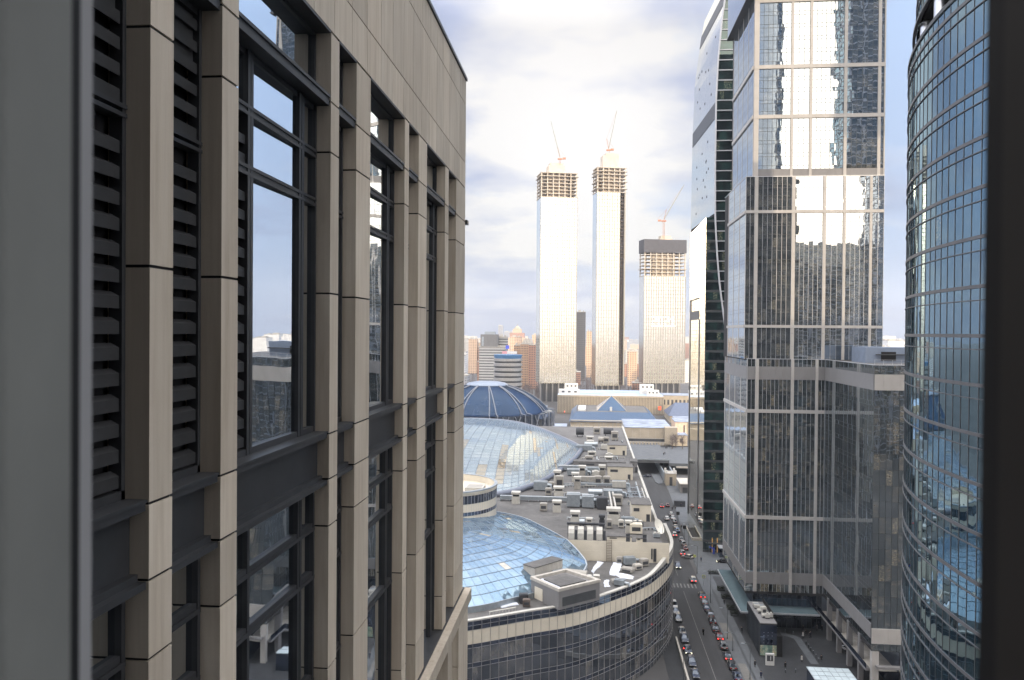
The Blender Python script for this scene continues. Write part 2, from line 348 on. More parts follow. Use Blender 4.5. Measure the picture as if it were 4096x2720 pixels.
M['tyre'] = plain('tyre_rubber', (0.018, 0.018, 0.02), 0.85)
M['rim'] = plain('wheel_alloy', (0.45, 0.45, 0.47), 0.35, 0.7)
M['tail'] = emis('lit_tail_lamp', (1.0, 0.05, 0.04), 3.0)
M['tail_off'] = plain('red_tail_lens', (0.30, 0.02, 0.02), 0.3)
M['head'] = emis('lit_head_lamp', (1.0, 0.95, 0.70), 5.0)
M['head_off'] = plain('clear_lamp_lens', (0.55, 0.56, 0.56), 0.2)
M['bark'] = plain('bare_bark', (0.10, 0.08, 0.07), 0.9)
M['twig'] = plain('winter_twigs', (0.12, 0.095, 0.09), 0.9)
M['shrub'] = plain('evergreen_shrub', (0.028, 0.035, 0.026), 0.9, 0, 0.4, (3, 3, 3))
M['office_glass'] = glass('office_glass', (0.90, 0.95, 1.0), 0.62, wav=0.012, wscale=(0.5, 0.5, 0.3), rvar=0.1, grazing=0.6, inner=((0.006, 0.007, 0.009), (0.012, 0.014, 0.016), (0.02, 0.022, 0.024)))
M['tower_glass'] = glass('tower_glass', (0.84, 0.92, 1.0), 0.42, wav=0.013, wscale=(0.32, 0.32, 0.16), lit=0.05, inner=((0.018, 0.022, 0.025), (0.05, 0.058, 0.062), (0.125, 0.125, 0.115)))
M['tower_glass_low'] = glass('tower_glass_low', (0.80, 0.90, 0.98), 0.32, wav=0.02, wscale=(0.30, 0.30, 0.14), lit=0.05, inner=((0.012, 0.016, 0.018), (0.044, 0.051, 0.053), (0.165, 0.145, 0.115)))
M['wing_glass'] = glass('wing_glass', (0.80, 0.88, 0.95), 0.42, wav=0.012, wscale=(0.3, 0.3, 0.14), lit=0.01, inner=((0.010, 0.013, 0.016), (0.03, 0.036, 0.04), (0.07, 0.07, 0.065)))
M['oval_glass'] = glass('oval_tower_glass', (0.52, 0.71, 0.84), 0.21, wav=0.012, wscale=(0.6, 0.6, 0.25), lit=0.01, inner=((0.003, 0.007, 0.010), (0.006, 0.015, 0.020), (0.018, 0.030, 0.033)), iscale=(0.25, 0.25, 0.3))
M['teal_glass'] = glass('dark_teal_glass', (0.75, 0.95, 0.95), 0.10, lit=0.07, wav=0.01, inner=((0.005, 0.008, 0.010), (0.009, 0.015, 0.018), (0.015, 0.040, 0.038)), iscale=(0.35, 0.35, 0.9), rvar=0.5, grazing=0.5)
M['gold_glass'] = glass('gold_mirror_glass', (0.97, 0.96, 0.90), 0.52, wav=0.02, wscale=(0.2, 0.12, 0.12), rvar=0.1)
M['pale_glass'] = glass('pale_mirror_glass', (0.55, 0.77, 1.0), 0.21, wav=0.02, wscale=(0.2, 0.12, 0.12), rvar=0.25, grazing=0.5, inner=((0.05, 0.075, 0.105), (0.08, 0.115, 0.15), (0.13, 0.155, 0.175)))
M['shell'] = glass('silver_shell_panel', (0.80, 0.92, 1.0), 0.24, wav=0.02, wscale=(0.2, 0.12, 0.12), rvar=0.3, grazing=0.5, rough=0.06, inner=((0.11, 0.14, 0.165), (0.155, 0.185, 0.21), (0.22, 0.24, 0.25)))
M['tan_glass'] = glass('tan_panel_glass', (0.95, 0.92, 0.85), 0.24, wav=0.02, grazing=0.5, inner=((0.12, 0.11, 0.085), (0.165, 0.15, 0.12), (0.20, 0.185, 0.155)))
M['hotel_glass'] = glass('hotel_glass', (0.75, 0.85, 1.0), 0.24, wav=0.01, inner=((0.009, 0.011, 0.014), (0.032, 0.033, 0.036), (0.15, 0.14, 0.125)), iscale=(0.3, 0.3, 0.12), rvar=0.34, grazing=0.5)
M['band_glass'] = glass('dark_band_glass', (0.70, 0.82, 1.0), 0.16, wav=0.008, inner=((0.006, 0.008, 0.014), (0.012, 0.016, 0.028), (0.03, 0.04, 0.07)), grazing=0.5)
M['blue_dome'] = glass('blue_dome_glass', (0.34, 0.50, 0.80), 0.06, grazing=0.26, wav=0.01, inner=((0.002, 0.005, 0.012), (0.003, 0.008, 0.019), (0.006, 0.013, 0.03)), rvar=0.3, rough=0.12)
M['white_tower_glass'] = glass('pale_coated_glass', (1.0, 0.97, 0.90), 0.40, wav=0.004, inner=((0.095, 0.087, 0.07), (0.13, 0.118, 0.096), (0.175, 0.16, 0.13)), iscale=(0.15, 0.15, 0.2), rvar=0.5, rough=0.16)
M['far_dark_glass'] = glass('far_dark_glass', (0.85, 0.9, 0.95), 0.34, wav=0.004)

# ------------------------------------------------------------------ ground, road, pavements (the setting)
g = MB(); g.prism([(9000 * math.cos(2 * math.pi * k / 48), 9000 * math.sin(2 * math.pi * k / 48)) for k in range(48)], -1.0, -0.004)
struct('ground', g, M['ground'])
g = MB(); g.box(23.6, 60, -0.3, 36.1, 300, 0.004); g.face([(21, 300, 0.004), (38, 300, 0.004), (39.8, 350, 0.004), (43, 520, 0.004), (26, 520, 0.004), (22, 400, 0.004)])
struct('road', g, M['asphalt'])
g = MB()
g.box(29.93, 60, 0.006, 30.07, 246, 0.012)
g.box(29.93, 262, 0.006, 30.07, 420, 0.012)
for i in range(9): g.box(25.2 + i * 1.12, 249.6, 0.006, 25.65 + i * 1.12, 253.6, 0.012)
mw = plain('road_paint', (0.14, 0.14, 0.137), 0.8, 0, 0.5, (1.5, 1.5, 1.5))
struct('road_markings', g, mw)
g = MB()
g.prism([(36.1, 60), (120, 60), (120, 300), (37.6, 300), (37.3, 270), (36.1, 262)], -0.3, 0.13)
g.prism([(37.6, 300), (120, 300), (120, 420), (41.6, 420), (39.6, 350)], -0.3, 0.13)
struct('pavement', g, M['paving'])
g = MB(); g.face([(41.2, 60, 0.136), (120, 60, 0.136), (120, 262, 0.136), (41.2, 262, 0.136)]); struct('plaza_paving', g, M['paving_dark'])
g = MB()
for y0, y1 in ((207.5, 220.2), (176.0, 193.6)):
    n = int((y1 - y0) / 0.6)
    for k in range(n): g.box(36.6, y0 + k * 0.6, 0.13, 38.5 + 0.0, y0 + k * 0.6 + 0.56, 0.142)
struct('paved_crossover', g, M['paving_light'])
g = MB(); g.box(38.9, 150, 0.13, 39.35, 262, 0.139); struct('drain_strip', g, M['mullion_dark'])
g = MB(); g.prism([(51.3, 215.4), (51.1, 213.6), (54.3, 211.0), (54.3, 195.0), (56.2, 195.0), (56.2, 211.6), (54.9, 213.2)], 0.10, 0.155)
struct('light_path', g, M['paving'])
g = MB(); g.box(19.2, 120, -0.3, 23.2, 520, 0.05); struct('service_lane', g, M['paving_dark'])
w = MB(); w.box(23.15, 150, 0, 23.5, 206, 1.05); w.box(23.1, 150, 1.05, 23.55, 206, 1.15)
tag(w.build('ramp_wall', M['concrete']), 'low concrete ramp wall between the road and the curved hotel', 'wall')

# ------------------------------------------------------------------ the window we look out of
t = thing('window_frame', 'dark blurred window frame closing the view on both sides', 'window frame', (0, 0.5, 78))
a = MB(); a.box(-1.4, 0.44, 78.0, -0.3504, 0.50, 82.0); o = a.build('jamb', M['jamb_grey'], t, bevel=0.004); o['label'] = 'broad grey jamb'
a = MB(); a.box(-1.4, 0.50, 78.0, -0.3955, 0.575, 82.0); a.build('gasket', M['black'], t)
a = MB(); a.box(-1.4, 0.62, 78.0, -0.4425, 0.66, 82.0); o = a.build('jamb_edge', M['jamb_edge'], t, bevel=0.003); o['label'] = 'pale outer edge'
a = MB(); a.box(0.2255, 0.40, 78.0, 1.4, 0.455, 82.0); o = a.build('jamb', M['jamb_dark'], t, bevel=0.004); o['label'] = 'dark brown jamb'
a = MB(); a.box(0.2666, 0.46, 78.0, 1.4, 0.56, 82.0); a.build('gasket', M['black'], t)
a = MB(); a.box(-1.4, 0.42, 77.94, 1.4, 0.70, 78.0); a.build('sill', M['jamb_grey'], t)
a = MB(); a.box(-1.4, 0.42, 82.0, 1.4, 0.70, 82.06); a.build('head', M['jamb_grey'], t)

# ------------------------------------------------------------------ beige stone office building on the left (facade plane x = -6)
B = thing('office_building', 'beige stone office building with tall dark framed windows, seen edge-on close by', 'building', (-20, 20, 0))
XF, XR, XC = -6.0, -6.38, -6.62
a = MB(); a.box(-45, 4.0, 0, XC, 37.3, 92.0); a.build('core_wall', M['joint'], B)
PIERS = [(4.2, 5.4), (10.2, 10.8), (12.3, 12.9), (17.7, 18.3), (19.7, 21.0), (25.0, 25.6), (27.1, 28.5), (32.2, 33.0), (34.9, 37.5)]
ZJ = [67.5, 68.9, 72.1, 75.44, 76.54, 77.6, 80.87, 84.15, 85.32, 86.93]
for y0, y1 in PIERS:
    p = MB(); p.box(XC, y0 + .03, 67.4, XF - .03, y1 - .03, 87.0, 1)
    for i in range(len(ZJ) - 1):
        p.box(XC + .01, y0, ZJ[i] + .022, XF, y1, ZJ[i + 1] - .022, 0, random.random())
    p.build('pier', [M['stone'], M['joint']], B, bevel=0.008)
# plain cladding above the windows
c = MB(); c.box(XC, 4.2, 87.0, XF - .025, 37.45, 92.1, 1)
yj = [4.2 + 1.373 * k for k in range(0, 40) if 4.2 + 1.373 * k < 37.0] + [37.5]; yj = [y - 0.0 for y in yj]
zj = [86.95, 88.15, 90.93, 92.12]
for i in range(len(yj) - 1):
    for j in range(3): c.box(XC + .01, yj[i] + .010, zj[j] + .018, XF, yj[i + 1] - .010, zj[j + 1] - .018, 0, random.random())
c.build('cladding', [M['stone'], M['joint']], B, bevel=0.006)
c = MB(); c.box(-45, 4.0, 92.12, XF + .06, 37.58, 92.26); c.build('parapet_capping', M['dark_metal'], B, bevel=0.01)
# end wall and the wider storeys below
c = MB(); c.box(-45, 37.3, 0, XF - .3, 37.5, 92.1); c.build('end_wall', M['stone'], B)
c = MB(); c.prism([(-7.0, 4.0), (-5.62, 4.0), (-5.62, 37.9), (-7.0, 37.9)], 66.9, 67.45)
c.box(-6.9, 4.0, 67.45, -5.95, 37.8, 67.5, 1); c.build('stone_ledge', [M['stone'], M['dark_metal']], B, bevel=0.01)
for y0, y1 in PIERS[-5:]:
    p = MB()
    for z in (45, 48.3, 51.6, 54.9, 58.2, 61.5, 64.8): p.box(-6.6, y0, z + .02, -5.75, y1 + .1, (z + 3.28 if z < 64 else 66.9), 0, random.random())
    o = p.build('lower_pier', [M['stone']], B)
c = MB(); c.box(-6.62, 4, 40, -6.3, 37.4, 66.9); c.build('lower_glazing', M['office_glass'], B)

c = MB(); w_ = W((24, 0.62), (-45, 0.62))
for x0, x1, z0, z1 in ((-45, 24, 0, 77.9), (-45, -1.45, 77.9, 82.1), (1.45, 24, 77.9, 82.1), (-45, 24, 82.1, 150.0)): c.box(x0, 0.30, z0, x1, 0.60, z1)
c.build('cross_wing_shade_wall', M['dark_metal'], B)  # unseen wall of this building, raised and darkened to shade the near piers
def window(name_y, kind):
    y0, y1 = name_y; wn = W((XR, y0), (XR, y1))          # outward normal +x when running +y
    ln = y1 - y0
    # --- upper window above the ledge
    f = MB(); zs = (85.50, 86.93); e = 0.09
    for (x0, x1, z0, z1) in ((0, ln, zs[1] - .10, zs[1]), (0, ln, zs[0], zs[0] + .06), (0, e, zs[0], zs[1]), (ln - e, ln, zs[0], zs[1])): wbox(f, wn, x0, x1, z0, z1, -0.14, 0.02)
    wbox(f, wn, 0, ln, 86.90, 86.98, -0.2, 0.375)
    fr = f.build('window', M['dark_metal'], B)
    fr['label'] = 'narrow upper window under the cladding'
    q = MB(); panes(q, wn, [e, ln * .55, ln - e] if ln > 3 else [e, ln - e], [zs[0] + .06, zs[1] - .10], -0.06, 0.001); q.build('pane', M['office_glass'], fr)
    # --- ledge
    l = MB(); wbox(l, wn, 0, ln, 85.22, 85.40, -0.2, 0.34); wbox(l, wn, 0, ln, 85.40, 85.47, -0.2, 0.375); l.build('ledge', M['dark_metal'], B, bevel=0.008)
    # --- main window
    f = MB(); Z0, Z1 = 77.66, 85.22
    wbox(f, wn, 0, ln, Z0, Z0 + .12, -0.16, 0.03); wbox(f, wn, 0, ln, Z1 - .1, Z1, -0.16, 0.0)
    if kind == 'wide':
        m1, m2 = ln * .245, ln * .785
        for x, hw in ((0.04, .04), (m1, .055), (m1 + .13, .055), (m2, .06), (m2 + .17, .07), (ln - .04, .04)): wbox(f, wn, x - hw, x + hw, Z0, Z1, -0.16, 0.045)
        wbox(f, wn, m1 - .05, m1 + .18, Z0, Z1, -0.16, 0.015); wbox(f, wn, m2, m2 + .17, Z0, Z1, -0.16, 0.012)
        for z in (84.10, 82.98):
            wbox(f, wn, 0, ln, z - .10, z - .035, -0.16, 0.05); wbox(f, wn, 0, ln, z + .035, z + .10, -0.16, 0.05); wbox(f, wn, 0, ln, z - .05, z + .05, -0.16, 0.02)
        gx = [m1 + .18, m2 - .06]; sx = [m2 + .24, ln - .08]
    else:
        for x in (0.04, ln - .04): wbox(f, wn, x - .045, x + .045, Z0, Z1, -0.16, 0.03)
        for z in (82.98,): wbox(f, wn, 0, ln, z - .09, z - .03, -0.16, 0.05); wbox(f, wn, 0, ln, z + .03, z + .09, -0.16, 0.05)
        gx = [.085, ln - .085]; sx = None
    fr = f.build('window', M['dark_metal'], B, bevel=0.006)
    fr['label'] = {'wide': 'wide window with a big mirroring pane', 'louvre': 'slot of grey louvres', 'slot': 'dark narrow window slot'}[kind]
    ztr = [Z0 + .12, 82.88, 83.08, 84.00, 84.20, Z1 - .1]
    q = MB()
    if kind == 'wide':
        for i in (0, 2, 4):
            q.face([wn.pt(gx[0], ztr[i], -.085), wn.pt(gx[1], ztr[i], -.035), wn.pt(gx[1], ztr[i + 1], -.035), wn.pt(gx[0], ztr[i + 1], -.085)], 0, None, random.random()); panes(q, wn, sx, [ztr[i], ztr[i + 1]], -0.05, 0.002)
        if y0 < 14:
            lv = MB(); panes(q, wn, [.08, m1 - .06], [84.2, 85.12], -0.05, 0.002)
        else:
            lv = None
            for i in (0, 2, 4): panes(q, wn, [.08, m1 - .06], [ztr[i], ztr[i + 1]], -0.05, 0.002)
        q.build('pane', M['office_glass'], fr)
        lx = (.08, m1 - .06)
    elif kind == 'louvre': lv = MB(); lx = tuple(gx)
    else:
        lv = None; panes(q, wn, gx, [ztr[0], 82.88], -0.1, 0.002); panes(q, wn, gx, [83.08, 85.12], -0.1, 0.002); q.build('pane', M['office_glass'], fr)
    if lv is not None:
        z = Z0 + .16
        while z < 84.9:
            if not (82.7 < z < 83.1) and not (kind == 'wide' and z > 83.75):
                # a folded blade: sloping top, upright lower lip
                P0, P1 = wn.pt(lx[0], z, 0), wn.pt(lx[1], z, 0)
                for d0, za, d1, zb in ((-0.13, z + .235, -0.01, z + .17), (-0.01, z + .17, -0.01, z + .0)):
                    lv.face([wn.pt(lx[0], zb, d1), wn.pt(lx[1], zb, d1), wn.pt(lx[1], za, d0), wn.pt(lx[0], za, d0)])
                    lv.face([wn.pt(lx[0], za, d0 - .012), wn.pt(lx[1], za, d0 - .012), wn.pt(lx[1], zb, d1 - .012), wn.pt(lx[0], zb, d1 - .012)])
            z += .352
        lv.build('louvre', M['louvre'], fr)
        if kind == 'louvre':
            k = MB(); wbox(k, wn, lx[0], lx[1], 84.2, 85.12, -0.12, -0.08); k.build('blank_panel', M['louvre'], fr)
    # --- spandrel and its mouldings
    s = MB(); wbox(s, wn, 0, ln, 76.62, 77.50, -0.2, 0.10)
    sp = s.build('spandrel', M['dark_metal'], B)
    s = MB(); wbox(s, wn, 0, ln, 77.50, 77.62, -0.2, 0.33); wbox(s, wn, 0, ln, 77.62, 77.66, -0.2, 0.36); s.build('moulding', M['dark_metal'], sp, bevel=0.01)
    s = MB(); wbox(s, wn, 0, ln, 76.42, 76.52, -0.2, 0.34); wbox(s, wn, 0, ln, 76.52, 76.62, -0.2, 0.22); s.build('moulding', M['dark_metal'], sp, bevel=0.01)
    # --- lower window
    f = MB(); Z0, Z1 = 67.5, 76.42
    if kind == 'wide':
        xs = [0.04, m1 + .06, m2 + .02, m2 + .17, ln - .04]
    else: xs = [0.04, ln - .04]
    for x in xs: wbox(f, wn, x - .05, x + .05, Z0, Z1, -0.16, 0.04)
    for z in (75.44, 74.32, 71.9): wbox(f, wn, 0, ln, z - .10, z - .02, -0.16, 0.05); wbox(f, wn, 0, ln, z - .02, z + .08, -0.16, 0.02)
    fr = f.build('window', M['dark_metal'], B, bevel=0.006); fr['label'] = 'dark lower window below the spandrel'
    q = MB(); panes(q, wn, xs, [67.5, 71.9, 74.32, 75.44, 76.42], -0.06, 0.0012); q.build('pane', M['office_glass'], fr)

for zone, kind in (((5.4, 10.2), 'louvre'), ((10.8, 12.3), 'louvre'), ((12.9, 17.7), 'wide'), ((18.3, 19.7), 'slot'), ((21.0, 25.0), 'wide'),
                   ((25.6, 27.1), 'slot'), ((28.5, 32.2), 'wide'), ((33.0, 34.9), 'slot')):
    window(zone, kind)
c = MB(); c.box(XF - 1.4, 37.5, 85.22, XF + .1, 37.95, 85.42); c.build('ledge', M['dark_metal'], B)

# ------------------------------------------------------------------ beige-and-glass office tower in the middle right
T = thing('office_tower', 'tall stepped glass office tower with beige stone ribs and bands', 'tower', (60, 225, 0))
def storey(z0, z1, step): return lin(z0, z1, max(1, round((z1 - z0) / step)))
def block(w, z0, z1, piers, bands, fl, cw, gl, extra=(), pier_mat='pier', sub=True, tilt=0.0013, grid=None, dp=0.10, pd=0.30):
    """One face of a tier: glazing, mullion grid, stone piers and bands standing proud of the glass."""
    xs = []
    edges = [0.0] + [x for p in piers for x in p] + [w.len]; edges = sorted(set(round(e, 3) for e in edges))
    for i in range(len(edges) - 1): xs += lin(edges[i], edges[i + 1], max(1, round((edges[i + 1] - edges[i]) / cw)))[:-1]
    xs.append(w.len); xs = sorted(set(round(x, 3) for x in xs))
    zb = sorted(set([z0, z1] + [b for bb in bands for b in bb[:2]])); zs = []
    for i in range(len(zb) - 1): zs += storey(zb[i], zb[i + 1], fl)[:-1]
    zs.append(z1)
    zz = []
    for i in range(len(zs) - 1):
        zz.append(zs[i])
        if sub and zs[i + 1] - zs[i] > 2.4: zz.append(zs[i] + 0.95)
    zz.append(zs[-1])
    q = MB(); panes(q, w, xs, zz, 0.0, tilt); q.build('glazing', M[gl], T)
    m = MB(); tr = MB()
    for x in xs: wbox(m, w, x - .03, x + .03, z0, z1, 0.0, dp)
    for z in zz: wbox(tr, w, 0, w.len, z - .03, z + .03, 0.0, dp * .6)
    m.build('mullions', M[grid or ('mullion' if sub else 'mullion_dark')], T); tr.build('transoms', M['mullion_dark'], T)
    for (a, b) in piers:
        p = MB(); n = max(1, round((z1 - z0) / 3.4)); zl = lin(z0, z1, n)
        for i in range(n): wbox(p, w, a, b, zl[i] + .02, zl[i + 1] - .02, 0.0, pd, 0, random.random())
        p.build('stone_pier', M[pier_mat], T)
    for (a, b, mt) in [x if len(x) == 3 else (*x, 'pier') for x in bands]:
        p = MB(); k = max(1, round(w.len / 1.8)); xl = lin(0, w.len, k)
        for i in range(k): wbox(p, w, xl[i] + .012, xl[i + 1] - .012, a, b, 0.0, 0.36 if mt == 'pier' else 0.16, 0, random.random())
        p.build('stone_band', M[mt], T)
# lowest tier: x 42.7..63, front plane y = 216
f3 = W((42.7, 216), (62.9, 216)); off = 42.7
P3 = [(2.05, 2.95), (11.4, 12.15), (17.75, 18.45)]
block(f3, 10.6, 73.3, P3, [(12.7, 15.9, 'pier_grey'), (30.2, 31.1), (58.85, 59.75), (67.8, 71.3, 'pier_grey')], 3.45, 1.05, 'tower_glass_low')
s3 = W((42.7, 251), (42.7, 216))
block(s3, 10.6, 73.3, [(0, .8), (8.2, 9.0), (16.8, 17.6), (25.5, 26.3), (34.2, 35.0)], [(12.7, 15.9, 'pier_grey'), (30.2, 31.1), (58.85, 59.75), (67.8, 71.3, 'pier_grey')], 3.45, 1.45, 'tower_glass_low', dp=0.03, pd=0.08)
# wing that stands forward on the right: left face x = 63, front y = 180
wl = W((63.0, 216), (63.0, 180)); block(wl, 11.0, 73.3, [], [(12.7, 15.9, 'pier_grey'), (67.8, 71.3, 'pier_grey')], 3.45, 1.5, 'wing_glass', tilt=0.0015, grid='mullion_dark', dp=0.03)
wf = W((63.0, 180), (97.0, 180)); block(wf, 9.9, 73.3, [], [(11.6, 14.9, 'pier'), (67.8, 71.3, 'pier')], 3.45, 1.35, 'tower_glass_low', sub=False)
c = MB(); c.prism([(42.75, 251), (42.75, 216.05), (62.95, 216.05), (63.05, 216.05), (63.05, 180.05), (97, 180.05), (97, 251)], 9.9, 73.0); c.build('core_wall', M['joint'], T)
c = MB(); c.prism([(42.9, 250.8), (42.9, 216.2), (63.15, 216.2), (63.15, 180.2), (97, 180.2), (97, 251)], 73.0, 73.12); c.build('roof', M['roof'], T)
c = MB()
for w in (f3, wl, wf, s3): wbox(c, w, 0, w.len, 73.3, 73.42, -0.2, 0.12)
c.build('parapet_capping', M['mullion'], T)
# middle tier
f2 = W((42.0, 216.8), (77.8, 216.8)); P2 = [(2.25, 3.15), (12.0, 12.9), (20.1, 20.9), (25.3, 26.0), (32.1, 32.8)]
block(f2, 73.3, 122.4, P2, [(81.75, 82.5), (112.6, 113.4)], 3.42, 1.3, 'tower_glass')
s2 = W((42.0, 243), (42.0, 216.8)); block(s2, 73.3, 122.4, [(0, .8), (8.4, 9.2), (17.0, 17.8), (25.6, 26.2)], [(81.75, 82.5), (112.6, 113.4)], 3.42, 1.45, 'tower_glass', dp=0.025, pd=0.06, grid='mullion_dark')
c = MB(); c.box(42.05, 216.85, 73, 77.75, 250, 122.2); c.build('core_wall', M['joint'], T)
c = MB(); c.box(41.9, 216.6, 122.4, 77.9, 250, 122.55); c.build('parapet_capping', M['mullion'], T)
# upper tier
f1 = W((43.9, 217.6), (78.0, 217.6)); P1 = [(0, 1.3), (9.7, 10.35), (14.6, 15.3), (23.5, 24.3), (32.2, 33.0), (33.8, 34.1)]
block(f1, 122.55, 171.5, P1, [(122.6, 124.6, 'pier_grey'), (138.2, 139.2), (151.6, 152.6), (169.4, 170.2)], 3.38, 1.22, 'tower_glass', grid='mullion_dark')
s1 = W((43.9, 248), (43.9, 217.6)); block(s1, 122.55, 171.5, [(0, .5), (7.4, 7.8), (14.9, 15.3), (22.4, 22.8), (29.9, 30.4)], [(138.2, 139.2), (151.6, 152.6)], 3.38, 1.25, 'tower_glass', tilt=0.002, dp=0.025, pd=0.06, grid='mullion_dark')
c = MB(); c.box(43.95, 217.65, 122, 77.95, 250, 171.5); c.build('core_wall', M['joint'], T)
c = MB(); c.box(42.3, 216.5, 171.5, 79, 250, 196); c.build('crown_wall', M['far_dark_glass'], T)
c = MB(); c.box(42.0, 216.3, 171.3, 79.2, 250.2, 171.6); c.build('crown_soffit', M['dark_metal'], T)
# opened vents and blinds that break the grid
# ground floor lobby, canopy, columns and walkway beams
c = MB(); lw_ = W((45.2, 218.5), (63.5, 218.5)); panes(c, lw_, lin(0, lw_.len, 14), [0.13, 3.0, 6.0, 10.6], 0, 0.002)
lw2 = W((45.2, 250), (45.2, 218.5)); panes(c, lw2, lin(0, lw2.len, 20), [0.13, 3.0, 6.0, 10.6], 0, 0.002); c.build('lobby_glazing', M['band_glass'], T)
c = MB(); mullions(c, lw_, lin(0, lw_.len, 14), [0.13, 3.0, 6.0, 10.6], 0.08, 0.12); mullions(c, lw2, lin(0, lw2.len, 20), [0.13, 3.0, 6.0, 10.6], 0.08, 0.12); c.build('lobby_mullions', M['mullion_dark'], T)
c = MB(); c.prism([(41.0, 250), (41.0, 212.6), (61.2, 212.6), (61.2, 218.4), (45.1, 218.4), (45.1, 250)], 5.85, 6.05)
cn = c.build('glass_canopy', plain('frosted_canopy_glass', (0.11, 0.155, 0.175), 0.2, 0.1, 0.08), T)
c = MB()
c.box(40.85, 212.4, 5.7, 41.05, 250, 6.15); c.box(40.85, 212.4, 5.7, 61.3, 212.6, 6.15)
for y in range(214, 250, 3): c.box(41.05, y, 5.75, 45.1, y + .12, 5.85)
c.build('canopy_edge', M['mullion'], cn)
for y in (211.2, 203.2, 195.3, 187.5): 
    c = MB(); c.box(62.8, y - .55, 0.13, 63.9, y + .55, 11.0); c.build('column', M['pier_grey'], T)
c = MB(); c.box(63.2, 180, 0.13, 64.7, 181.2, 9.9); c.build('column', M['pier'], T)
c = MB(); c.box(62.2, 181, 5.0, 63.3, 218.3, 5.45); c.build('walkway_edge_beam', M['pier_grey'], T)
c = MB(); c.box(63.3, 181, 5.0, 70, 218.3, 5.2); c.build('walkway', M['concrete'], T)
c = MB(); c.box(62.30, 181, 5.45, 62.36, 218.3, 6.6); c.build('walkway_balustrade', M['band_glass'], T)
c = MB(); panes(c, W((69, 218), (69, 180)), lin(0, 38, 20), [0.13, 5.0, 9.9], 0, 0.002); c.build('ground_glazing', M['band_glass'], T)
c = MB(); c.box(64, 178.8, 6.3, 97, 180.0, 6.8); c.build('front_ledge', M['pier_grey'], T)
# rooftop plant on the wing
t = thing('roof_plant_box', 'blue-grey plant box with a black opening on the roof of the tower wing', 'plant room', (72, 203, 73.12))
c = MB(); c.box(67.8, 200, 73.12, 80, 210, 77.0); c.build('wall', plain('blue_grey_panel', (0.15, 0.185, 0.25), 0.6), t)
c = MB(); c.box(71.5, 199.9, 73.7, 75.0, 200.0, 75.9); c.build('opening', M['black'], t)
c = MB(); c.box(70.2, 199.0, 75.1, 80, 199.8, 75.35); c.build('awning', M['dark_metal'], t)
t = thing('roof_railing', 'thin metal railing along the edge of the tower wing roof', 'railing', (66, 181, 73.4))
c = MB()
for x in lin(63.4, 90, 14): c.box(x - .03, 181.0, 73.4, x + .03, 181.06, 74.5)
c.build('posts', M['mullion'], t); c = MB(); c.box(63.4, 181, 74.45, 90, 181.06, 74.52); c.box(63.4, 181, 73.95, 90, 181.06, 74.0); c.build('handrail', M['mullion'], t)

# ------------------------------------------------------------------ oval glass tower on the right
O = thing('oval_glass_tower', 'oval blue glass tower banded with pale floor lines, cut off by the dark window frame', 'tower', (58.5, 66, 0))
EA, EB, EX, EY = 31.5, 44.0, 61.25, 66.0
def ell(a, k=0.0): return (EX + (EA + k) * math.cos(a), EY + (EB + k) * math.sin(a))
angs = []; a_ = R(95)
while a_ < R(262):
    angs.append(a_); a_ += 1.385 / math.hypot(EA * math.sin(a_), EB * math.cos(a_))
SZ = 3.8
def oval_zone(z0, z1, k0):
    q = MB(); m = MB(); bt = MB(); bn = MB()
    lv = sorted([80 + SZ * k for k in range(-21, 43)]); zs = []
    for z in lv: zs += [z - 1.06, z]
    zs = [z0] + [z for z in zs if z0 + .2 < z < z1 - .2] + [z1]
    for i in range(len(angs) - 1):
        p, r_ = ell(angs[i], k0), ell(angs[i + 1], k0); w = W(r_, p)   # outward normal away from the centre
        if w.n.dot(V3((p[0] - EX, p[1] - EY, 0))) < 0: w = W(p, r_)
        panes(q, w, [0, w.len], zs, 0, 0.0015)
        wbox(m, w, -.03, .03, z0, z1, 0, 0.035)
        for z in lv:
            if z0 < z < z1:
                wbox(bt, w, -.02, w.len + .02, z - .14, z + .14, -.02, 0.09)
                if z - 1.1 > z0: wbox(bn, w, -.01, w.len + .01, z - 1.10, z - 1.02, -.02, 0.10)
    q.build('glazing', M['oval_glass'], O); m.build('mullions', M['oval_band'], O)
    bt.build('floor_band', M['oval_band'], O); bn.build('transom', M['oval_band'], O)
oval_zone(0.2, 107.6, 0.0); oval_zone(111.2, 146, -0.7)
full = [ell(2 * math.pi * k / 72, -0.25) for k in range(72)]
c = MB(); c.prism(full, 0, 107.7); c.prism([ell(2 * math.pi * k / 72, -3.0) for k in range(72)], 107.7, 111.1); c.prism([ell(2 * math.pi * k / 72, -0.9) for k in range(72)], 111.1, 146); c.build('core_wall', M['joint'], O)
c = MB(); c.prism([(58.5 + 27 * math.cos(2 * math.pi * k / 60), 66 + 40 * math.sin(2 * math.pi * k / 60)) for k in range(60)], 146, 240); c.build('upper_body', M['far_dark_glass'], O)
c = MB()
ra = [ell(a, 0.12) for a in angs]; rb = [ell(a, -0.3) for a in angs]
for i in range(len(ra) - 1): c.prism([rb[i], rb[i + 1], ra[i + 1], ra[i]], 107.6, 107.95); c.prism([rb[i], rb[i + 1], ell(angs[i + 1], -.6), ell(angs[i], -.6)], 110.9, 111.2)
c.build('recess_lip', M['mullion_dark'], O)
for k in range(4, len(angs), 5):
    p = ell(angs[k], -1.5); c = MB(); c.cyl(p[0], p[1], 107.7, 111.1, 0.75, n=20); c.build('steel_column', M['steel'], O, smooth=True)
    p2 = ell(angs[min(k + 3, len(angs) - 1)], -1.7)
    if k % 2 == 0: c = MB(); c.tube([(p[0], p[1], 107.7), (p2[0], p2[1], 111.1)], 0.22, 8); c.build('brace', M['steel'], O, smooth=True)

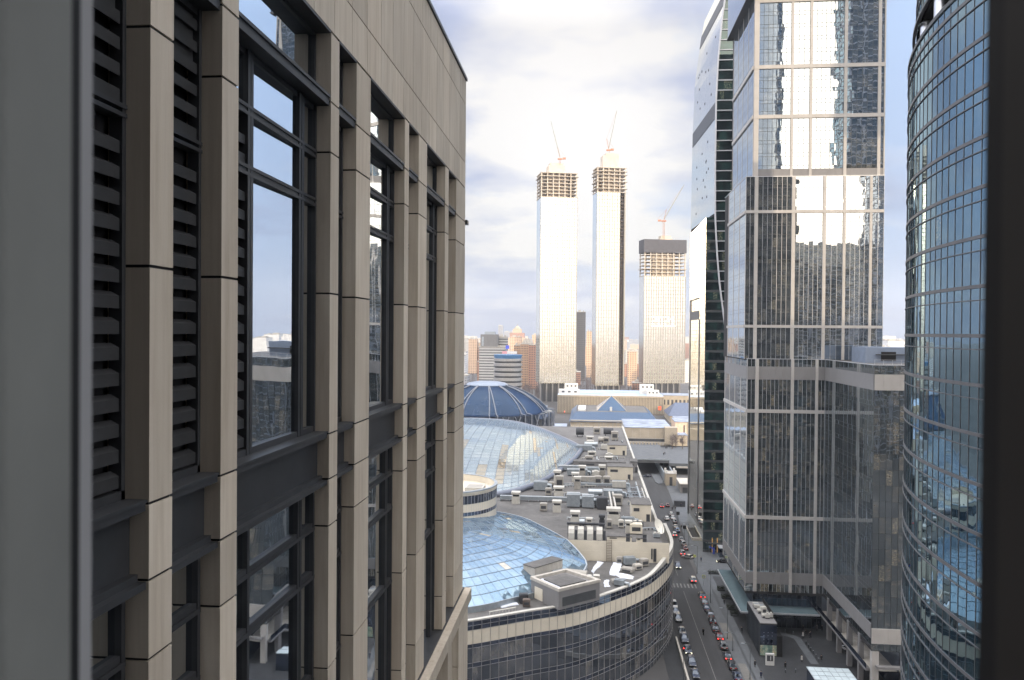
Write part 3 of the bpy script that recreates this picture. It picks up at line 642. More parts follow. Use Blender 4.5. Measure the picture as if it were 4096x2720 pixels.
# ------------------------------------------------------------------ slim mirror-glass tower between them and the far skyline
D = thing('mirror_glass_tower', 'slim curved tower with a golden mirror side and a dark teal front', 'tower', (50, 310, 0))
RID = [(74, 50.6), (80, 49.6), (88, 48.6), (98, 47.2), (108, 46.3), (117, 45.7), (123, 45.4), (140, 45.2), (165, 45.3), (180, 45.9), (195, 47.2), (212, 49.6)]
FAR = [(0, 42.4), (120, 42.6), (165, 43.1), (186, 43.8), (205, 46.3), (215, 48.0), (226, 50.6)]
def ip(tb, z):
    if z <= tb[0][0]: return tb[0][1]
    for (z0, v0), (z1, v1) in zip(tb, tb[1:]):
        if z <= z1: return v0 + (v1 - v0) * (z - z0) / (z1 - z0)
    return tb[-1][1]
def near(z): return 42.25 if z < 122.5 else ip(RID, z)
zl = [0.2] + [4.0 * k for k in range(1, 54)]
q = MB(); m = MB()
for z0, z1 in zip(zl, zl[1:]):
    if z0 < 122.5 < z1: z1 = 122.4
    n = 26
    for i in range(n):
        t0, t1 = i / n, (i + 1) / n
        def P(z, t): return V3((near(z) + (ip(FAR, z) - near(z)) * t, 291 + 47 * t, z))
        j = random.gauss(0, .0015) * 2
        q.face([P(z0, t1) + V3((j, 0, 0)), P(z0, t0), P(z1, t0), P(z1, t1) + V3((j, 0, 0))], 0, None, random.random())
q.build('mirror_side', M['gold_glass'], D)
c = MB()
def sideband(z0, z1, t0, t1, d=0.10):
    A = V3((near(z0) + (ip(FAR, z0) - near(z0)) * t0 - d, 291 + 47 * t0, z0)); Bq = V3((near(z0) + (ip(FAR, z0) - near(z0)) * t1 - d, 291 + 47 * t1, z0))
    A2 = V3((near(z1) + (ip(FAR, z1) - near(z1)) * t0 - d, 291 + 47 * t0, z1)); B2 = V3((near(z1) + (ip(FAR, z1) - near(z1)) * t1 - d, 291 + 47 * t1, z1))
    c.face([Bq, A, A2, B2])
def onepart(nm, *a):
    global c
    c = MB(); sideband(*a); c.build(nm, M['dark_metal'], D)
for a in ((158.5, 164.5, 0.02, 0.99), (200, 205.5, 0.0, 1.0), (121.6, 123.4, 0.0, .62), (85.5, 89.0, .35, .97), (4, 85.5, .90, .965), (8, 85.5, .30, .36), (93.4, 94.0, .35, .97), (89, 94, .86, .97)): onepart('louvre_band', *a)
#sideband(158.5, 164.5, 0.02, 0.99); sideband(200, 205.5, 0.0, 1.0); sideband(121.6, 123.4, 0.0, .62); 
c = MB()   # dark openings scattered over the mirror side
for k in range(34):
    z = random.uniform(128, 195); tt = random.uniform(.12, .92)
    if abs(z - 161) > 6: c = MB(); sideband(z, z + .9, tt, tt + .022, 0.08); c.build('vent_opening', M['dark_unit'], D)
q = MB(); m = MB(); fb = MB()
FL = 3.65; z = 70.0
while z < 214:
    xa = max(ip(RID, z + FL / 2), 44); xs = [xa] + [x for x in lin(44, 66, 16) if x > xa + .4]
    for i in range(len(xs) - 1): q.face([(xs[i], 291.3, z), (xs[i + 1], 291.3, z), (xs[i + 1], 291.3, z + FL), (xs[i], 291.3, z + FL)], 0, None, random.random())
    fb.box(xa, 290.9, z - .16, 66, 291.25, z + .16)
    z += FL
q.build('front_glazing', M['teal_glass'], D); fb.build('floor_slab', M['mullion'], D)
q = MB(); z = 0.2                     # lower dark front, left of the ridge
while z < 122:
    xb = ip(RID, z + 1.8) if z > 70 else 66; xs = [x for x in lin(42.25, 66, 17) if x < xb - .3] + [xb]
    for i in range(len(xs) - 1):
        q.face([(xs[i], 290.8, z), (xs[i + 1], 290.8, z), (xs[i + 1], 290.8, z + .9), (xs[i], 290.8, z + .9)], 1)
        q.face([(xs[i], 290.8, z + .9), (xs[i + 1], 290.8, z + .9), (xs[i + 1], 290.8, min(z + FL, 122.4)), (xs[i], 290.8, min(z + FL, 122.4))], 0, None, random.random())
    z += FL
q.build('lower_front_glazing', [M['teal_glass'], M['mullion_dark']], D)
c = MB(); c.tube([(ip(RID, z), 290.7, z) for z in range(72, 213, 3)], 0.34, 6); c.build('ridge_fin', M['mullion'], D)
c = MB()
for z0, z1 in zip(zl[:-1], zl[1:]):
    a, b = max(near(z0), near(z1)) + .2, ip(FAR, z1) + .2
    c.prism([(a, 291.5), (66, 291.5), (66, 338), (b, 338)], z0, z1, caps=(z1 >= 211))
c.build('core_wall', M['joint'], D)
c = MB(); c.box(44, 289.6, 3.4, 60, 290.7, 3.8); c.build('entrance_canopy', M['mullion_dark'], D)
for x in (45.4, 47.2):
    c = MB(); c.box(x, 290.55, 0.2, x + .35, 290.78, 5.5); c.build('lit_door_strip', emis('warm_door_light', (0.55, 0.33, 0.12), 0.10), D)

# ------------------------------------------------------------------ curved hotel at the near corner of the mall
Hh = thing('curved_hotel', 'curved dark glass building with a cream band under its roof edge, beside the road', 'building', (0, 190, 0))
ARC0 = [(-62, 139.5), (-48, 143.5), (-36, 148), (-24.2, 153.4), (-18.2, 156.9), (-11.6, 161), (-4.5, 165), (0.3, 169), (5.4, 174.5), (10.8, 181.1), (15.2, 188), (18.6, 195.8), (21.4, 204.1), (23.0, 211.7), (23.5, 218.5), (23.5, 224.7), (23.4, 235)]
ARC = resample(ARC0, 1.92)
segs = [W(ARC[i], ARC[i + 1]) for i in range(len(ARC) - 1)]
Q = {}; DK = {}; cr = MB(); mu = MB()
lev = []
z = 16.8
while z > -1: lev.append(z); z -= 3.9
for w in segs:
    L_ = w.len
    panes(DK.setdefault(22, MB()), w, [0, L_], [20.42, 21.3, 22.2], 0.0, 0.004)
    wbox(cr, w, 0.015, L_ - .015, 17.6, 20.38, -.1, 0.02, 0, random.random())
    panes(DK.setdefault(17, MB()), w, [0, L_], [16.8, 17.6], 0.0, 0.004)
    for z in lev:
        panes(Q.setdefault(z, MB()), w, [0, L_], [max(0.1, z - 3.0), z] if z > 3.1 else [0.1, max(z, .2)], 0.0, 0.004)
        if z - 3.9 > 0: panes(DK.setdefault(z, MB()), w, [0, L_], [z - 3.9, z - 3.0], 0.0, 0.004)
    wbox(mu, w, -.03, .03, 0.1, 22.2, 0.0, 0.08)
    for z in [22.15, 21.3, 20.4, 17.6, 16.8] + [v - k for v in lev for k in (3.0, 3.9) if v - k > .2]: wbox(mu, w, 0, L_, z - .025, z + .025, 0.0, 0.06)
for k_ in Q: Q[k_].build('window_glazing', M['hotel_glass'], Hh)
for k_ in DK: DK[k_].build('dark_band_glazing', M['band_glass'], Hh)
cr.build('cream_band', M['cream'], Hh); mu.build('mullion_grid', M['hotel_mullion'], Hh)
def off(poly, d):
    r = []
    for i, p in enumerate(poly):
        a, b = poly[max(i - 1, 0)], poly[min(i + 1, len(poly) - 1)]; t = V3((b[0] - a[0], b[1] - a[1], 0)).normalized(); r.append((p[0] - t.y * d, p[1] + t.x * d))
    return r
inn = off(ARC, 0.9); c = MB()
for i in range(len(ARC) - 1): c.prism([ARC[i], ARC[i + 1], inn[i + 1], inn[i]], 22.2, 22.42)
iw = off(ARC, 0.75)
c.build('parapet_cap', M['roof_white'], Hh, bevel=0.03)
c = MB()
# tall smooth white parapet where the roof edge sweeps round above the road
st = [i for i, p in enumerate(ARC) if p[1] > 186]
for i in st[:-1]:
    def hh(i): return 22.42 + min(1.3, 1.3 * max(0, (ARC[i][1] - 188)) / 14)
    o1, o2, i1, i2 = ARC[i], ARC[i + 1], inn[i], inn[i + 1]
    z1, z2 = hh(i), hh(i + 1)
    c.face([(*o1, 22.3), (*o2, 22.3), (*o2, z2), (*o1, z1)]); c.face([(*o1, z1), (*o2, z2), (*i2, z2), (*i1, z1)]); c.face([(*i2, 22.0), (*i1, 22.0), (*i1, z1), (*i2, z2)])
c.build('sweeping_parapet', M['roof_white'], Hh)
back = off(ARC, 0.08); c = MB(); c.prism(back + [(19.05, 235), (19.05, 199.6), (-62, 199.6)], 0, 21.7); c.build('core_wall', M['joint'], Hh)
c = MB(); c.prism(off(ARC, .12) + [(19.0, 235), (19.0, 199.6), (-62, 199.6)], 21.7, 22.0); c.build('roof_deck', M['roof'], Hh)
c = MB()
for i in range(len(ARC) - 1): c.prism([off(ARC, .1)[i], off(ARC, .1)[i + 1], off(ARC, .2)[i + 1], off(ARC, .2)[i]], 21.9, 22.25) if i % 1 == 0 else None
c.build('parapet_lining', M['roof_unit'], Hh)

# ------------------------------------------------------------------ shopping mall block
Ml = thing('shopping_mall', 'long low shopping mall block under a grey roof crowded with plant', 'building', (-50, 320, 0))
GO = resample([(-74, 150), (-48, 151.5), (-25, 158.9), (-14.5, 167.2), (-5, 176.5), (-0.3, 185.5), (-1.6, 192), (-5.5, 200.2), (-12, 212), (-20, 223.5), (-34, 231), (-55, 233), (-76, 220), (-86, 192), (-82, 165), (-74, 150)], 2.4)[:-1]
GC = (-40.0, 192.0)
cut = [(GC[0] + (p[0] - GC[0]) * 1.025, GC[1] + (p[1] - GC[1]) * 1.025) for p in GO]; cut = [p for p in cut if p[1] > 200.2]; cut.sort(key=lambda p: p[0])
MP = [(-135, 199.8)] + [(cut[0][0] - .3, 199.8)] + cut + [(cut[-1][0] + .3, 199.8), (19, 199.8), (19, 442), (-135, 442)]
c = MB(); c.prism(MP, 0, 26.9, caps=False); c.build('wall', M['cream'], Ml)
def fill(poly, z, name, mat, par):
    bm = bmesh.new(); vs = [bm.verts.new((p[0], p[1], z)) for p in poly]; ed = [bm.edges.new((vs[i], vs[(i + 1) % len(vs)])) for i in range(len(vs))]
    bmesh.ops.triangle_fill(bm, use_beauty=True, edges=ed); bmesh.ops.recalc_face_normals(bm, faces=bm.faces)
    me = bpy.data.meshes.new(name); bm.to_mesh(me); bm.free(); me.materials.append(mat)
    o = bpy.data.objects.new(name, me); COL.objects.link(o); o.parent = par; o.matrix_parent_inverse = par.matrix_basis.inverted(); return o
fill(MP, 27.0, 'roof', M['roof'], Ml)
c = MB(); w_ = W((-6, 199.75), (20.5, 199.75))
for i in range(15): wbox(c, w_, i * 1.78 + .01, i * 1.78 + 1.77, 22.0, 24.55, -.02, .05, 0, random.random()); wbox(c, w_, i * 1.78 + .01, i * 1.78 + 1.77, 24.57, 27.1, -.02, .05, 0, random.random())
c.build('panelled_wall', M['cream'], Ml)
c = MB(); c.box(19.0, 212, 26.4, 19.75, 442, 27.75); c.box(18.2, 236, 26.9, 18.5, 268, 27.6)
c.build('road_parapet', M['roof_white'], Ml, bevel=0.04)
c = MB(); c.box(16.2, 199.6, 22.9, 16.55, 199.72, 25.6); c.box(16.75, 199.6, 22.3, 17.5, 199.72, 25.6); c.build('roof_door', M['dark_unit'], Ml)
c = MB()   # recess in the roof with stairs by the parapet
c.box(13.4, 249, 27.0, 16.6, 276, 27.05); c.build('roof_well', M['dark_metal'], Ml)
c = MB()
for y in range(250, 276, 2): c.box(13.4, y, 27.05, 14.6, y + 1, 27.4)
c.box(16.6, 248, 27, 17.1, 277, 27.9); c.build('well_kerb', M['galv'], Ml)
t = thing('wall_ladder', 'rusty fixed ladder on the beige wall below the mall roof', 'ladder', (5.5, 199.5, 22))
c = MB(); c.box(4.95, 199.3, 22, 5.05, 199.42, 27.6); c.box(6.2, 199.3, 22, 6.3, 199.42, 27.6); c.build('rail', M['bark'], t)
c = MB()
for k in range(13): c.box(5.05, 199.33, 22.3 + .42 * k, 6.2, 199.39, 22.37 + .42 * k)
c.build('rungs', M['bark'], t)

# near glass roof (a shallow dome) with its panel grid
gd = MB(); gl_ = MB(); nr, na = 14, len(GO)
def edz(y): return 23.2 + 4.0 * min(1.0, max(0.0, (y - 178) / 22))
def gp(i, k):
    r = i / nr; p = GO[k % na]; return V3((GC[0] + (p[0] - GC[0]) * r, GC[1] + (p[1] - GC[1]) * r, edz(p[1]) * r * r + 28.2 * (1 - r * r) + 3.4 * (1 - r ** 2.4)))
for i in range(nr):
    for k in range(na):
        pts = [gp(i, k), gp(i + 1, k), gp(i + 1, k + 1), gp(i, k + 1)] if i else [gp(0, 0), gp(1, k), gp(1, k + 1)]
        j = random.gauss(0, .010)
        gd.face([p + V3((0, 0, j * (1 if n % 2 else -1))) for n, p in enumerate(pts)], 1 if random.random() < .02 else 0, None, random.random())
G = thing('glass_roof_dome', 'shallow pale blue glass roof dome in front of the round drum tower', 'glass roof', (*GC, 22))
gd.build('glazing', [M['pale_glass'], M['tan_glass']], G)
for i in range(1, nr + 1): gl_.tube([gp(i, k) + V3((0, 0, .03)) for k in range(na + 1)], 0.07, 4, caps=False)
for k in range(na): gl_.tube([gp(i, k) + V3((0, 0, .02)) for i in range(2, nr + 1)], 0.035, 4, caps=False)
gl_.build('glazing_bars', M['seam'], G)
c = MB()
for k in range(na):
    a, b = GO[k], GO[(k + 1) % na]; o_ = [(GC[0] + (p[0] - GC[0]) * 1.008, GC[1] + (p[1] - GC[1]) * 1.008) for p in (a, b)]
    z0, z1 = edz(a[1]), edz(b[1]); c.face([(*o_[0], 21.9), (*o_[1], 21.9), (*o_[1], z1 + .08), (*o_[0], z0 + .08)]); c.face([(*o_[0], z0 + .08), (*o_[1], z1 + .08), (*b, z1 + .08), (*a, z0 + .08)])
c.build('rim', M['galv'], G)

# drum tower standing in the glass roof
Dm = thing('drum_tower', 'round beige drum with dark window bands rising out of the glass roof', 'building', (-39, 213, 24))
dx, dy, dr = -39.2, 214.5, 14.1
c = MB(); c.lathe([(dr, 22), (dr, 37.55)], dx, dy, 96); c.lathe([(dr, 37.5), (dr + .25, 37.5), (dr + .25, 38.0), (dr - .5, 38.0), (dr - .5, 36.2), (0.1, 36.2)], dx, dy, 96)
c.build('wall', M['cream'], Dm, smooth=True)
c = MB(); c.lathe([(dr + .28, 37.75), (dr + .28, 38.1), (dr - .6, 38.1)], dx, dy, 96); c.build('roof_rim', M['galv'], Dm)
for za, zb in ((34.7, 36.9), (31.6, 32.55), (28.4, 29.3)):
    n = 84; wg = MB(); wm = MB()
    for k in range(n):
        a0, a1 = 2 * math.pi * k / n, 2 * math.pi * (k + 1) / n
        P0 = (dx + (dr + .05) * math.cos(a0), dy + (dr + .05) * math.sin(a0)); P1 = (dx + (dr + .05) * math.cos(a1), dy + (dr + .05) * math.sin(a1)); w = W(P0, P1)
        panes(wg, w, [0, w.len], [za, (za + zb) / 2, zb] if zb - za > 1.5 else [za, zb], 0, .004); wbox(wm, w, -.04, .04, za, zb, 0, .07)
    o = wg.build('window_band', M['band_glass'], Dm); wm.build('window_bars', M['mullion'], o)
c = MB()
for k in range(120):
    a0 = 2 * math.pi * k / 120; c.box(dx + (dr + .0) * math.cos(a0) - .03, dy + (dr + .0) * math.sin(a0) - .03, 26, dx + dr * math.cos(a0) + .03, dy + dr * math.sin(a0) + .03, 37.5)
c.build('panel_joints', M['mullion'], Dm)
c = MB(); c.lathe([(dr + 0.4, 27.6), (dr + 5.0, 24.2)], dx, dy, 96); c.build('skirt_roof', M['galv'], Dm)
t = thing('roof_hatch_box', 'white open topped plant box on the roof of the round drum', 'plant box', (-30.5, 211, 36.2))
c = MB(); c.cbox(-30.4, 210.5, 36.2, 5.0, 5.5, 1.9); c.build('wall', M['roof_white'], t); c = MB(); c.cbox(-30.4, 210.5, 38.1, 4.0, 4.4, .02); c.build('grille', M['roof_unit'], t)
t = tag(MB.build((lambda m: (m.cyl(-38, 206, 36.2, 37.6, .9), m)[1])(MB()), 'roof_fan', M['roof_white']), 'small white fan on the drum roof behind its rim', 'roof fan')

# eye-shaped roof: a shallow lens of metal-and-glass panels
NEAR = [(-92, 262), (-74, 246.5), (-60, 241), (-44, 243), (-34.5, 246.5), (-28.1, 250.5), (-22.5, 258), (-17, 271), (-11.2, 293.2), (-5.9, 322.3), (-3.4, 345), (-2.9, 352)]
FARP = [(-3.2, 357), (-6.8, 370), (-15.6, 396), (-27.9, 427), (-41.5, 450), (-54.5, 460), (-74, 462), (-100, 440)]
outl = resample(NEAR, 3.0) + resample(FARP, 3.0)
E_ = thing('eye_shaped_roof', 'big eye-shaped silver blue roof shell curving to a point above the mall', 'roof shell', (-52, 345, 27))
ec = V3((-56, 345, 0)); ZR, RISE = 28.0, 7.5
# clip a grid of strips to the outline
def inside_r(x, y):
    """0 at the middle, 1 on the outline, along the ray from the middle."""
    best = None; d = V3((x - ec.x, y - ec.y, 0)); l = d.length
    if l < 1e-6: return 0.0
    u = d / l
    for i in range(len(outl)):
        a = V3((*outl[i], 0)) - ec; b = V3((*outl[(i + 1) % len(outl)], 0)) - ec
        e = b - a; den = u.x * e.y - u.y * e.x
        if abs(den) < 1e-9: continue
        t = (a.x * e.y - a.y * e.x) / den; s = (a.x * u.y - a.y * u.x) / den
        if t > 0 and -1e-6 <= s <= 1 + 1e-6 and (best is None or t < best): best = t
    return l / best if best else 2.0
def ez(x, y): r = min(inside_r(x, y), 1.0); return ZR + RISE * (1 - r ** 2.2)
q = MB(); bars = MB()
# rows run out from the near rim towards the far rim: ruled strips between matching outline points
def at(poly, t):
    L = [0.0]
    for i in range(len(poly) - 1): L.append(L[-1] + math.dist(poly[i], poly[i + 1]))
    s = t * L[-1]
    for i in range(len(poly) - 1):
        if s <= L[i + 1] + 1e-9:
            k = (s - L[i]) / max(L[i + 1] - L[i], 1e-9); return (poly[i][0] + (poly[i + 1][0] - poly[i][0]) * k, poly[i][1] + (poly[i + 1][1] - poly[i][1]) * k)
    return poly[-1]
NP = resample(NEAR, 1.0); FP = list(reversed(resample(FARP, 1.0)))
ns, nc = 46, 44
grid = []
for i in range(ns + 1):
    t = (i / ns); a, b = at(NP, t), at(FP, t)
    grid.append([(a[0] + (b[0] - a[0]) * j / nc, a[1] + (b[1] - a[1]) * j / nc) for j in range(nc + 1)])
gz = [[ez(*grid[i][j]) for j in range(nc + 1)] for i in range(ns + 1)]
for i in range(ns):
    strip = random.random(); sa = random.uniform(0, 30); sb = sa + random.uniform(5, 16)
    for j in range(nc):
        jj = random.gauss(0, .012); pts = [(*grid[i][j], gz[i][j]), (*grid[i + 1][j], gz[i + 1][j]), (*grid[i + 1][j + 1], gz[i + 1][j + 1]), (*grid[i][j + 1], gz[i][j + 1])]
        q.face(pts, 1 if (random.random() < .008 or (strip > .62 and sa < j < sb)) else 0, None, random.random())
for i in range(0, ns + 1): bars.tube([(*grid[i][j], gz[i][j] + .05) for j in range(nc + 1)], .10, 4, caps=False)
for j in range(0, nc + 1, 1): bars.tube([(*grid[i][j], gz[i][j] + .02) for i in range(ns + 1)], .045, 4, caps=False)
q.build('panels', [M['shell'], M['tan_glass']], E_); bars.build('panel_seams', M['seam'], E_)
c = MB(); pts = [(p[0], p[1], ZR - .35) for p in outl + outl[:1]]; c.tube(pts, 1.05, 10, caps=False); c.build('rim', plain('dark_rim_metal', (.13, .145, .185), .4, .3), E_, smooth=True)
c = MB(); low = [(ec.x + (p[0] - ec.x) * .96, ec.y + (p[1] - ec.y) * .96) for p in outl]; c.prism(low, 27.0, 27.4); c.build('base', M['dark_metal'], E_)

# dark blue glass dome with ribbed portal frames
Bd = thing('blue_glass_dome', 'dark blue glass dome with pale ribs and a lid, behind the eye-shaped roof', 'dome', (-67.6, 520, 27))
bx, by = -67.6, 520.0
prof = [(41, 28.5), (39, 31.0), (35.5, 34.2), (31, 37.3), (26, 40.1), (20, 42.6), (13.5, 44.6)]
q = MB()
for i in range(len(prof) - 1):
    for k in range(72):
        a0, a1 = 2 * math.pi * k / 72, 2 * math.pi * (k + 1) / 72; (r0, z0), (r1, z1) = prof[i], prof[i + 1]
        q.face([(bx + r0 * math.cos(a0), by + r0 * math.sin(a0), z0), (bx + r0 * math.cos(a1), by + r0 * math.sin(a1), z0), (bx + r1 * math.cos(a1), by + r1 * math.sin(a1), z1), (bx + r1 * math.cos(a0), by + r1 * math.sin(a0), z1)], 0, None, random.random())
q.build('glazing', M['blue_dome'], Bd)
c = MB(); c.lathe([(13.9, 44.2), (13.9, 44.9), (12.5, 46.0), (8, 46.9), (0.1, 47.3)], bx, by, 64); c.build('lid', plain('pale_blue_lid', (0.17, 0.205, 0.27), 0.4, 0.2), Bd, smooth=True)
for k in range(12):
    a = 2 * math.pi * k / 12 + .22; rb_ = MB()
    for da0, da1 in ((-.055, -.02), (.055, .02)):
        pts = []
        for i, (r, z) in enumerate(prof):
            aa = a + da0 + (da1 - da0) * i / (len(prof) - 1); pts.append((bx + r * math.cos(aa), by + r * math.sin(aa), z + .25))
        pts = [(bx + 45.5 * math.cos(a + da0), by + 45.5 * math.sin(a + da0), 17), (bx + 45.5 * math.cos(a + da0), by + 45.5 * math.sin(a + da0), 28.6)] + pts
        rb_.tube(pts, 0.38, 5)
    rb_.build('rib', plain('pale_rib', (0.13, 0.14, 0.165), 0.5) if k == 0 else bpy.data.materials['pale_rib'], Bd)
c = MB(); c.lathe([(44.5, 6), (44.5, 28.0), (41, 28.6)], bx, by, 72); c.build('ring_wall', M['band_glass'], Bd)
for k in range(12):
    a = 2 * math.pi * (k + .5) / 12 + .22; cr_ = MB()
    for s in (-1, 1):
        for o_ in (-.09, .09):
            cr_.tube([(bx + 45.2 * math.cos(a + o_ - .045 * s), by + 45.2 * math.sin(a + o_ - .045 * s), 18.5), (bx + 45.2 * math.cos(a + o_ + .045 * s), by + 45.2 * math.sin(a + o_ + .045 * s), 27.5)], .3, 5)
    cr_.build('cross_brace', bpy.data.materials['pale_rib'], Bd)

# ------------------------------------------------------------------ plant and clutter on the roofs
def unit(kind, x, y, z, sx, sy, sz, label, rot=0.0, mat='roof_unit', name=None, cat=None, group=None):
    name = name or {'box': 'vent_box', 'ahu': 'air_handler', 'hood': 'roof_cowl', 'tank': 'roof_tank', 'house': 'plant_room', 'fan': 'fan_unit', 'duct': 'roof_duct'}[kind]
    t = thing(name, label, cat or name.replace('_', ' '), (x, y, z), rot, group); m = M[mat]
    c = MB()
    if kind == 'box':
        c.cbox(0, 0, 0.25, sx, sy, sz - .25); b = local(c.build('casing', m, t, bevel=0.05)); c = MB(); c.cbox(0, 0, sz, sx * .8, sy * .8, .12); c.cbox(0, -sy / 2 - .02, sz * .35, sx * .7, .05, sz * .4, 0, 1); local(c.build('grille', [m, M['dark_unit']], t)); c = MB(); c.cbox(0, 0, 0, sx * .85, sy * .85, .25); local(c.build('plinth', M['dark_unit'], t))
    elif kind == 'hood':
        c.cbox(0, 0, 0, sx, sy, sz * .62); local(c.build('shaft', m, t, bevel=0.04)); c = MB(); c.cbox(0, 0, sz * .62, sx * .75, sy * .75, sz * .2, 0, 0); local(c.build('louvres', M['dark_unit'], t)); c = MB(); c.cbox(0, 0, sz * .82, sx * 1.15, sy * 1.15, sz * .18); local(c.build('cap', M['roof_white'] if mat != 'dark_unit' else m, t, bevel=0.06))
    elif kind == 'tank':
        c.tube([(-sx / 2, 0, sz * .62), (sx / 2, 0, sz * .62)], sz * .42, 14); local(c.build('barrel', m, t, smooth=True)); c = MB(); c.cbox(-sx * .3, 0, 0, .3, sy * .8, sz * .35); c.cbox(sx * .3, 0, 0, .3, sy * .8, sz * .35); local(c.build('cradle', M['dark_unit'], t))
    elif kind == 'fan':
        c.cbox(0, 0, .3, sx, sy, sz - .3); local(c.build('casing', m, t, bevel=0.05)); c = MB()
        n = max(1, round(sx / sy))
        for k in range(n): c.cyl(-sx / 2 + (k + .5) * sx / n, 0, sz, sz + .35, sy * .36, n=14)
        local(c.build('fan_ring', M['roof_white'], t)); c = MB(); c.cbox(0, 0, 0, sx * .9, sy * .9, .3); local(c.build('plinth', M['dark_unit'], t))
    elif kind == 'ahu':
        c.cbox(0, 0, .35, sx, sy, sz - .35); local(c.build('casing', m, t, bevel=0.06)); c = MB()
        for k in range(int(sx / 1.3)): c.cbox(-sx / 2 + .65 + k * 1.3, -sy / 2 - .03, .5, .06, .06, sz - .7)
        c.cbox(0, 0, sz, sx * .96, sy * .3, .15); local(c.build('ribs', M['galv'], t)); c = MB(); c.tube([(sx / 2, 0, sz * .6), (sx / 2 + .9, 0, sz * .6), (sx / 2 + 1.1, 0, .2)], sz * .22, 10); local(c.build('elbow_duct', M['galv'], t, smooth=True)); c = MB(); c.cbox(0, 0, 0, sx * .9, sy * .9, .35); local(c.build('plinth', M['dark_unit'], t))
    elif kind == 'house':
        c.cbox(0, 0, 0, sx, sy, sz); local(c.build('wall', m, t)); c = MB(); c.cbox(0, 0, sz, sx + .3, sy + .3, .18); local(c.build('roof', M['roof'], t)); c = MB(); c.cbox(sx * .35, -sy / 2 - .03, 0, 1.0, .05, 2.0); c.cbox(-sx * .25, -sy / 2 - .03, sz * .6, sx * .3, .05, sz * .2); local(c.build('door', M['dark_unit'], t))
    elif kind == 'duct':
        c.cbox(0, 0, .5, sx, sy, sz); local(c.build('duct', m, t, bevel=0.05)); c = MB()
        for k in range(int(sx / 3) + 1): c.cbox(-sx / 2 + k * 3, 0, 0, .15, sy * 1.1, .5)
        for k in range(int(sx / 1.5)): c.cbox(-sx / 2 + .7 + k * 1.5, 0, .46, .07, sy + .1, sz + .08)
        local(c.build('brackets', M['galv'], t))
    return t
Zr = 27.0
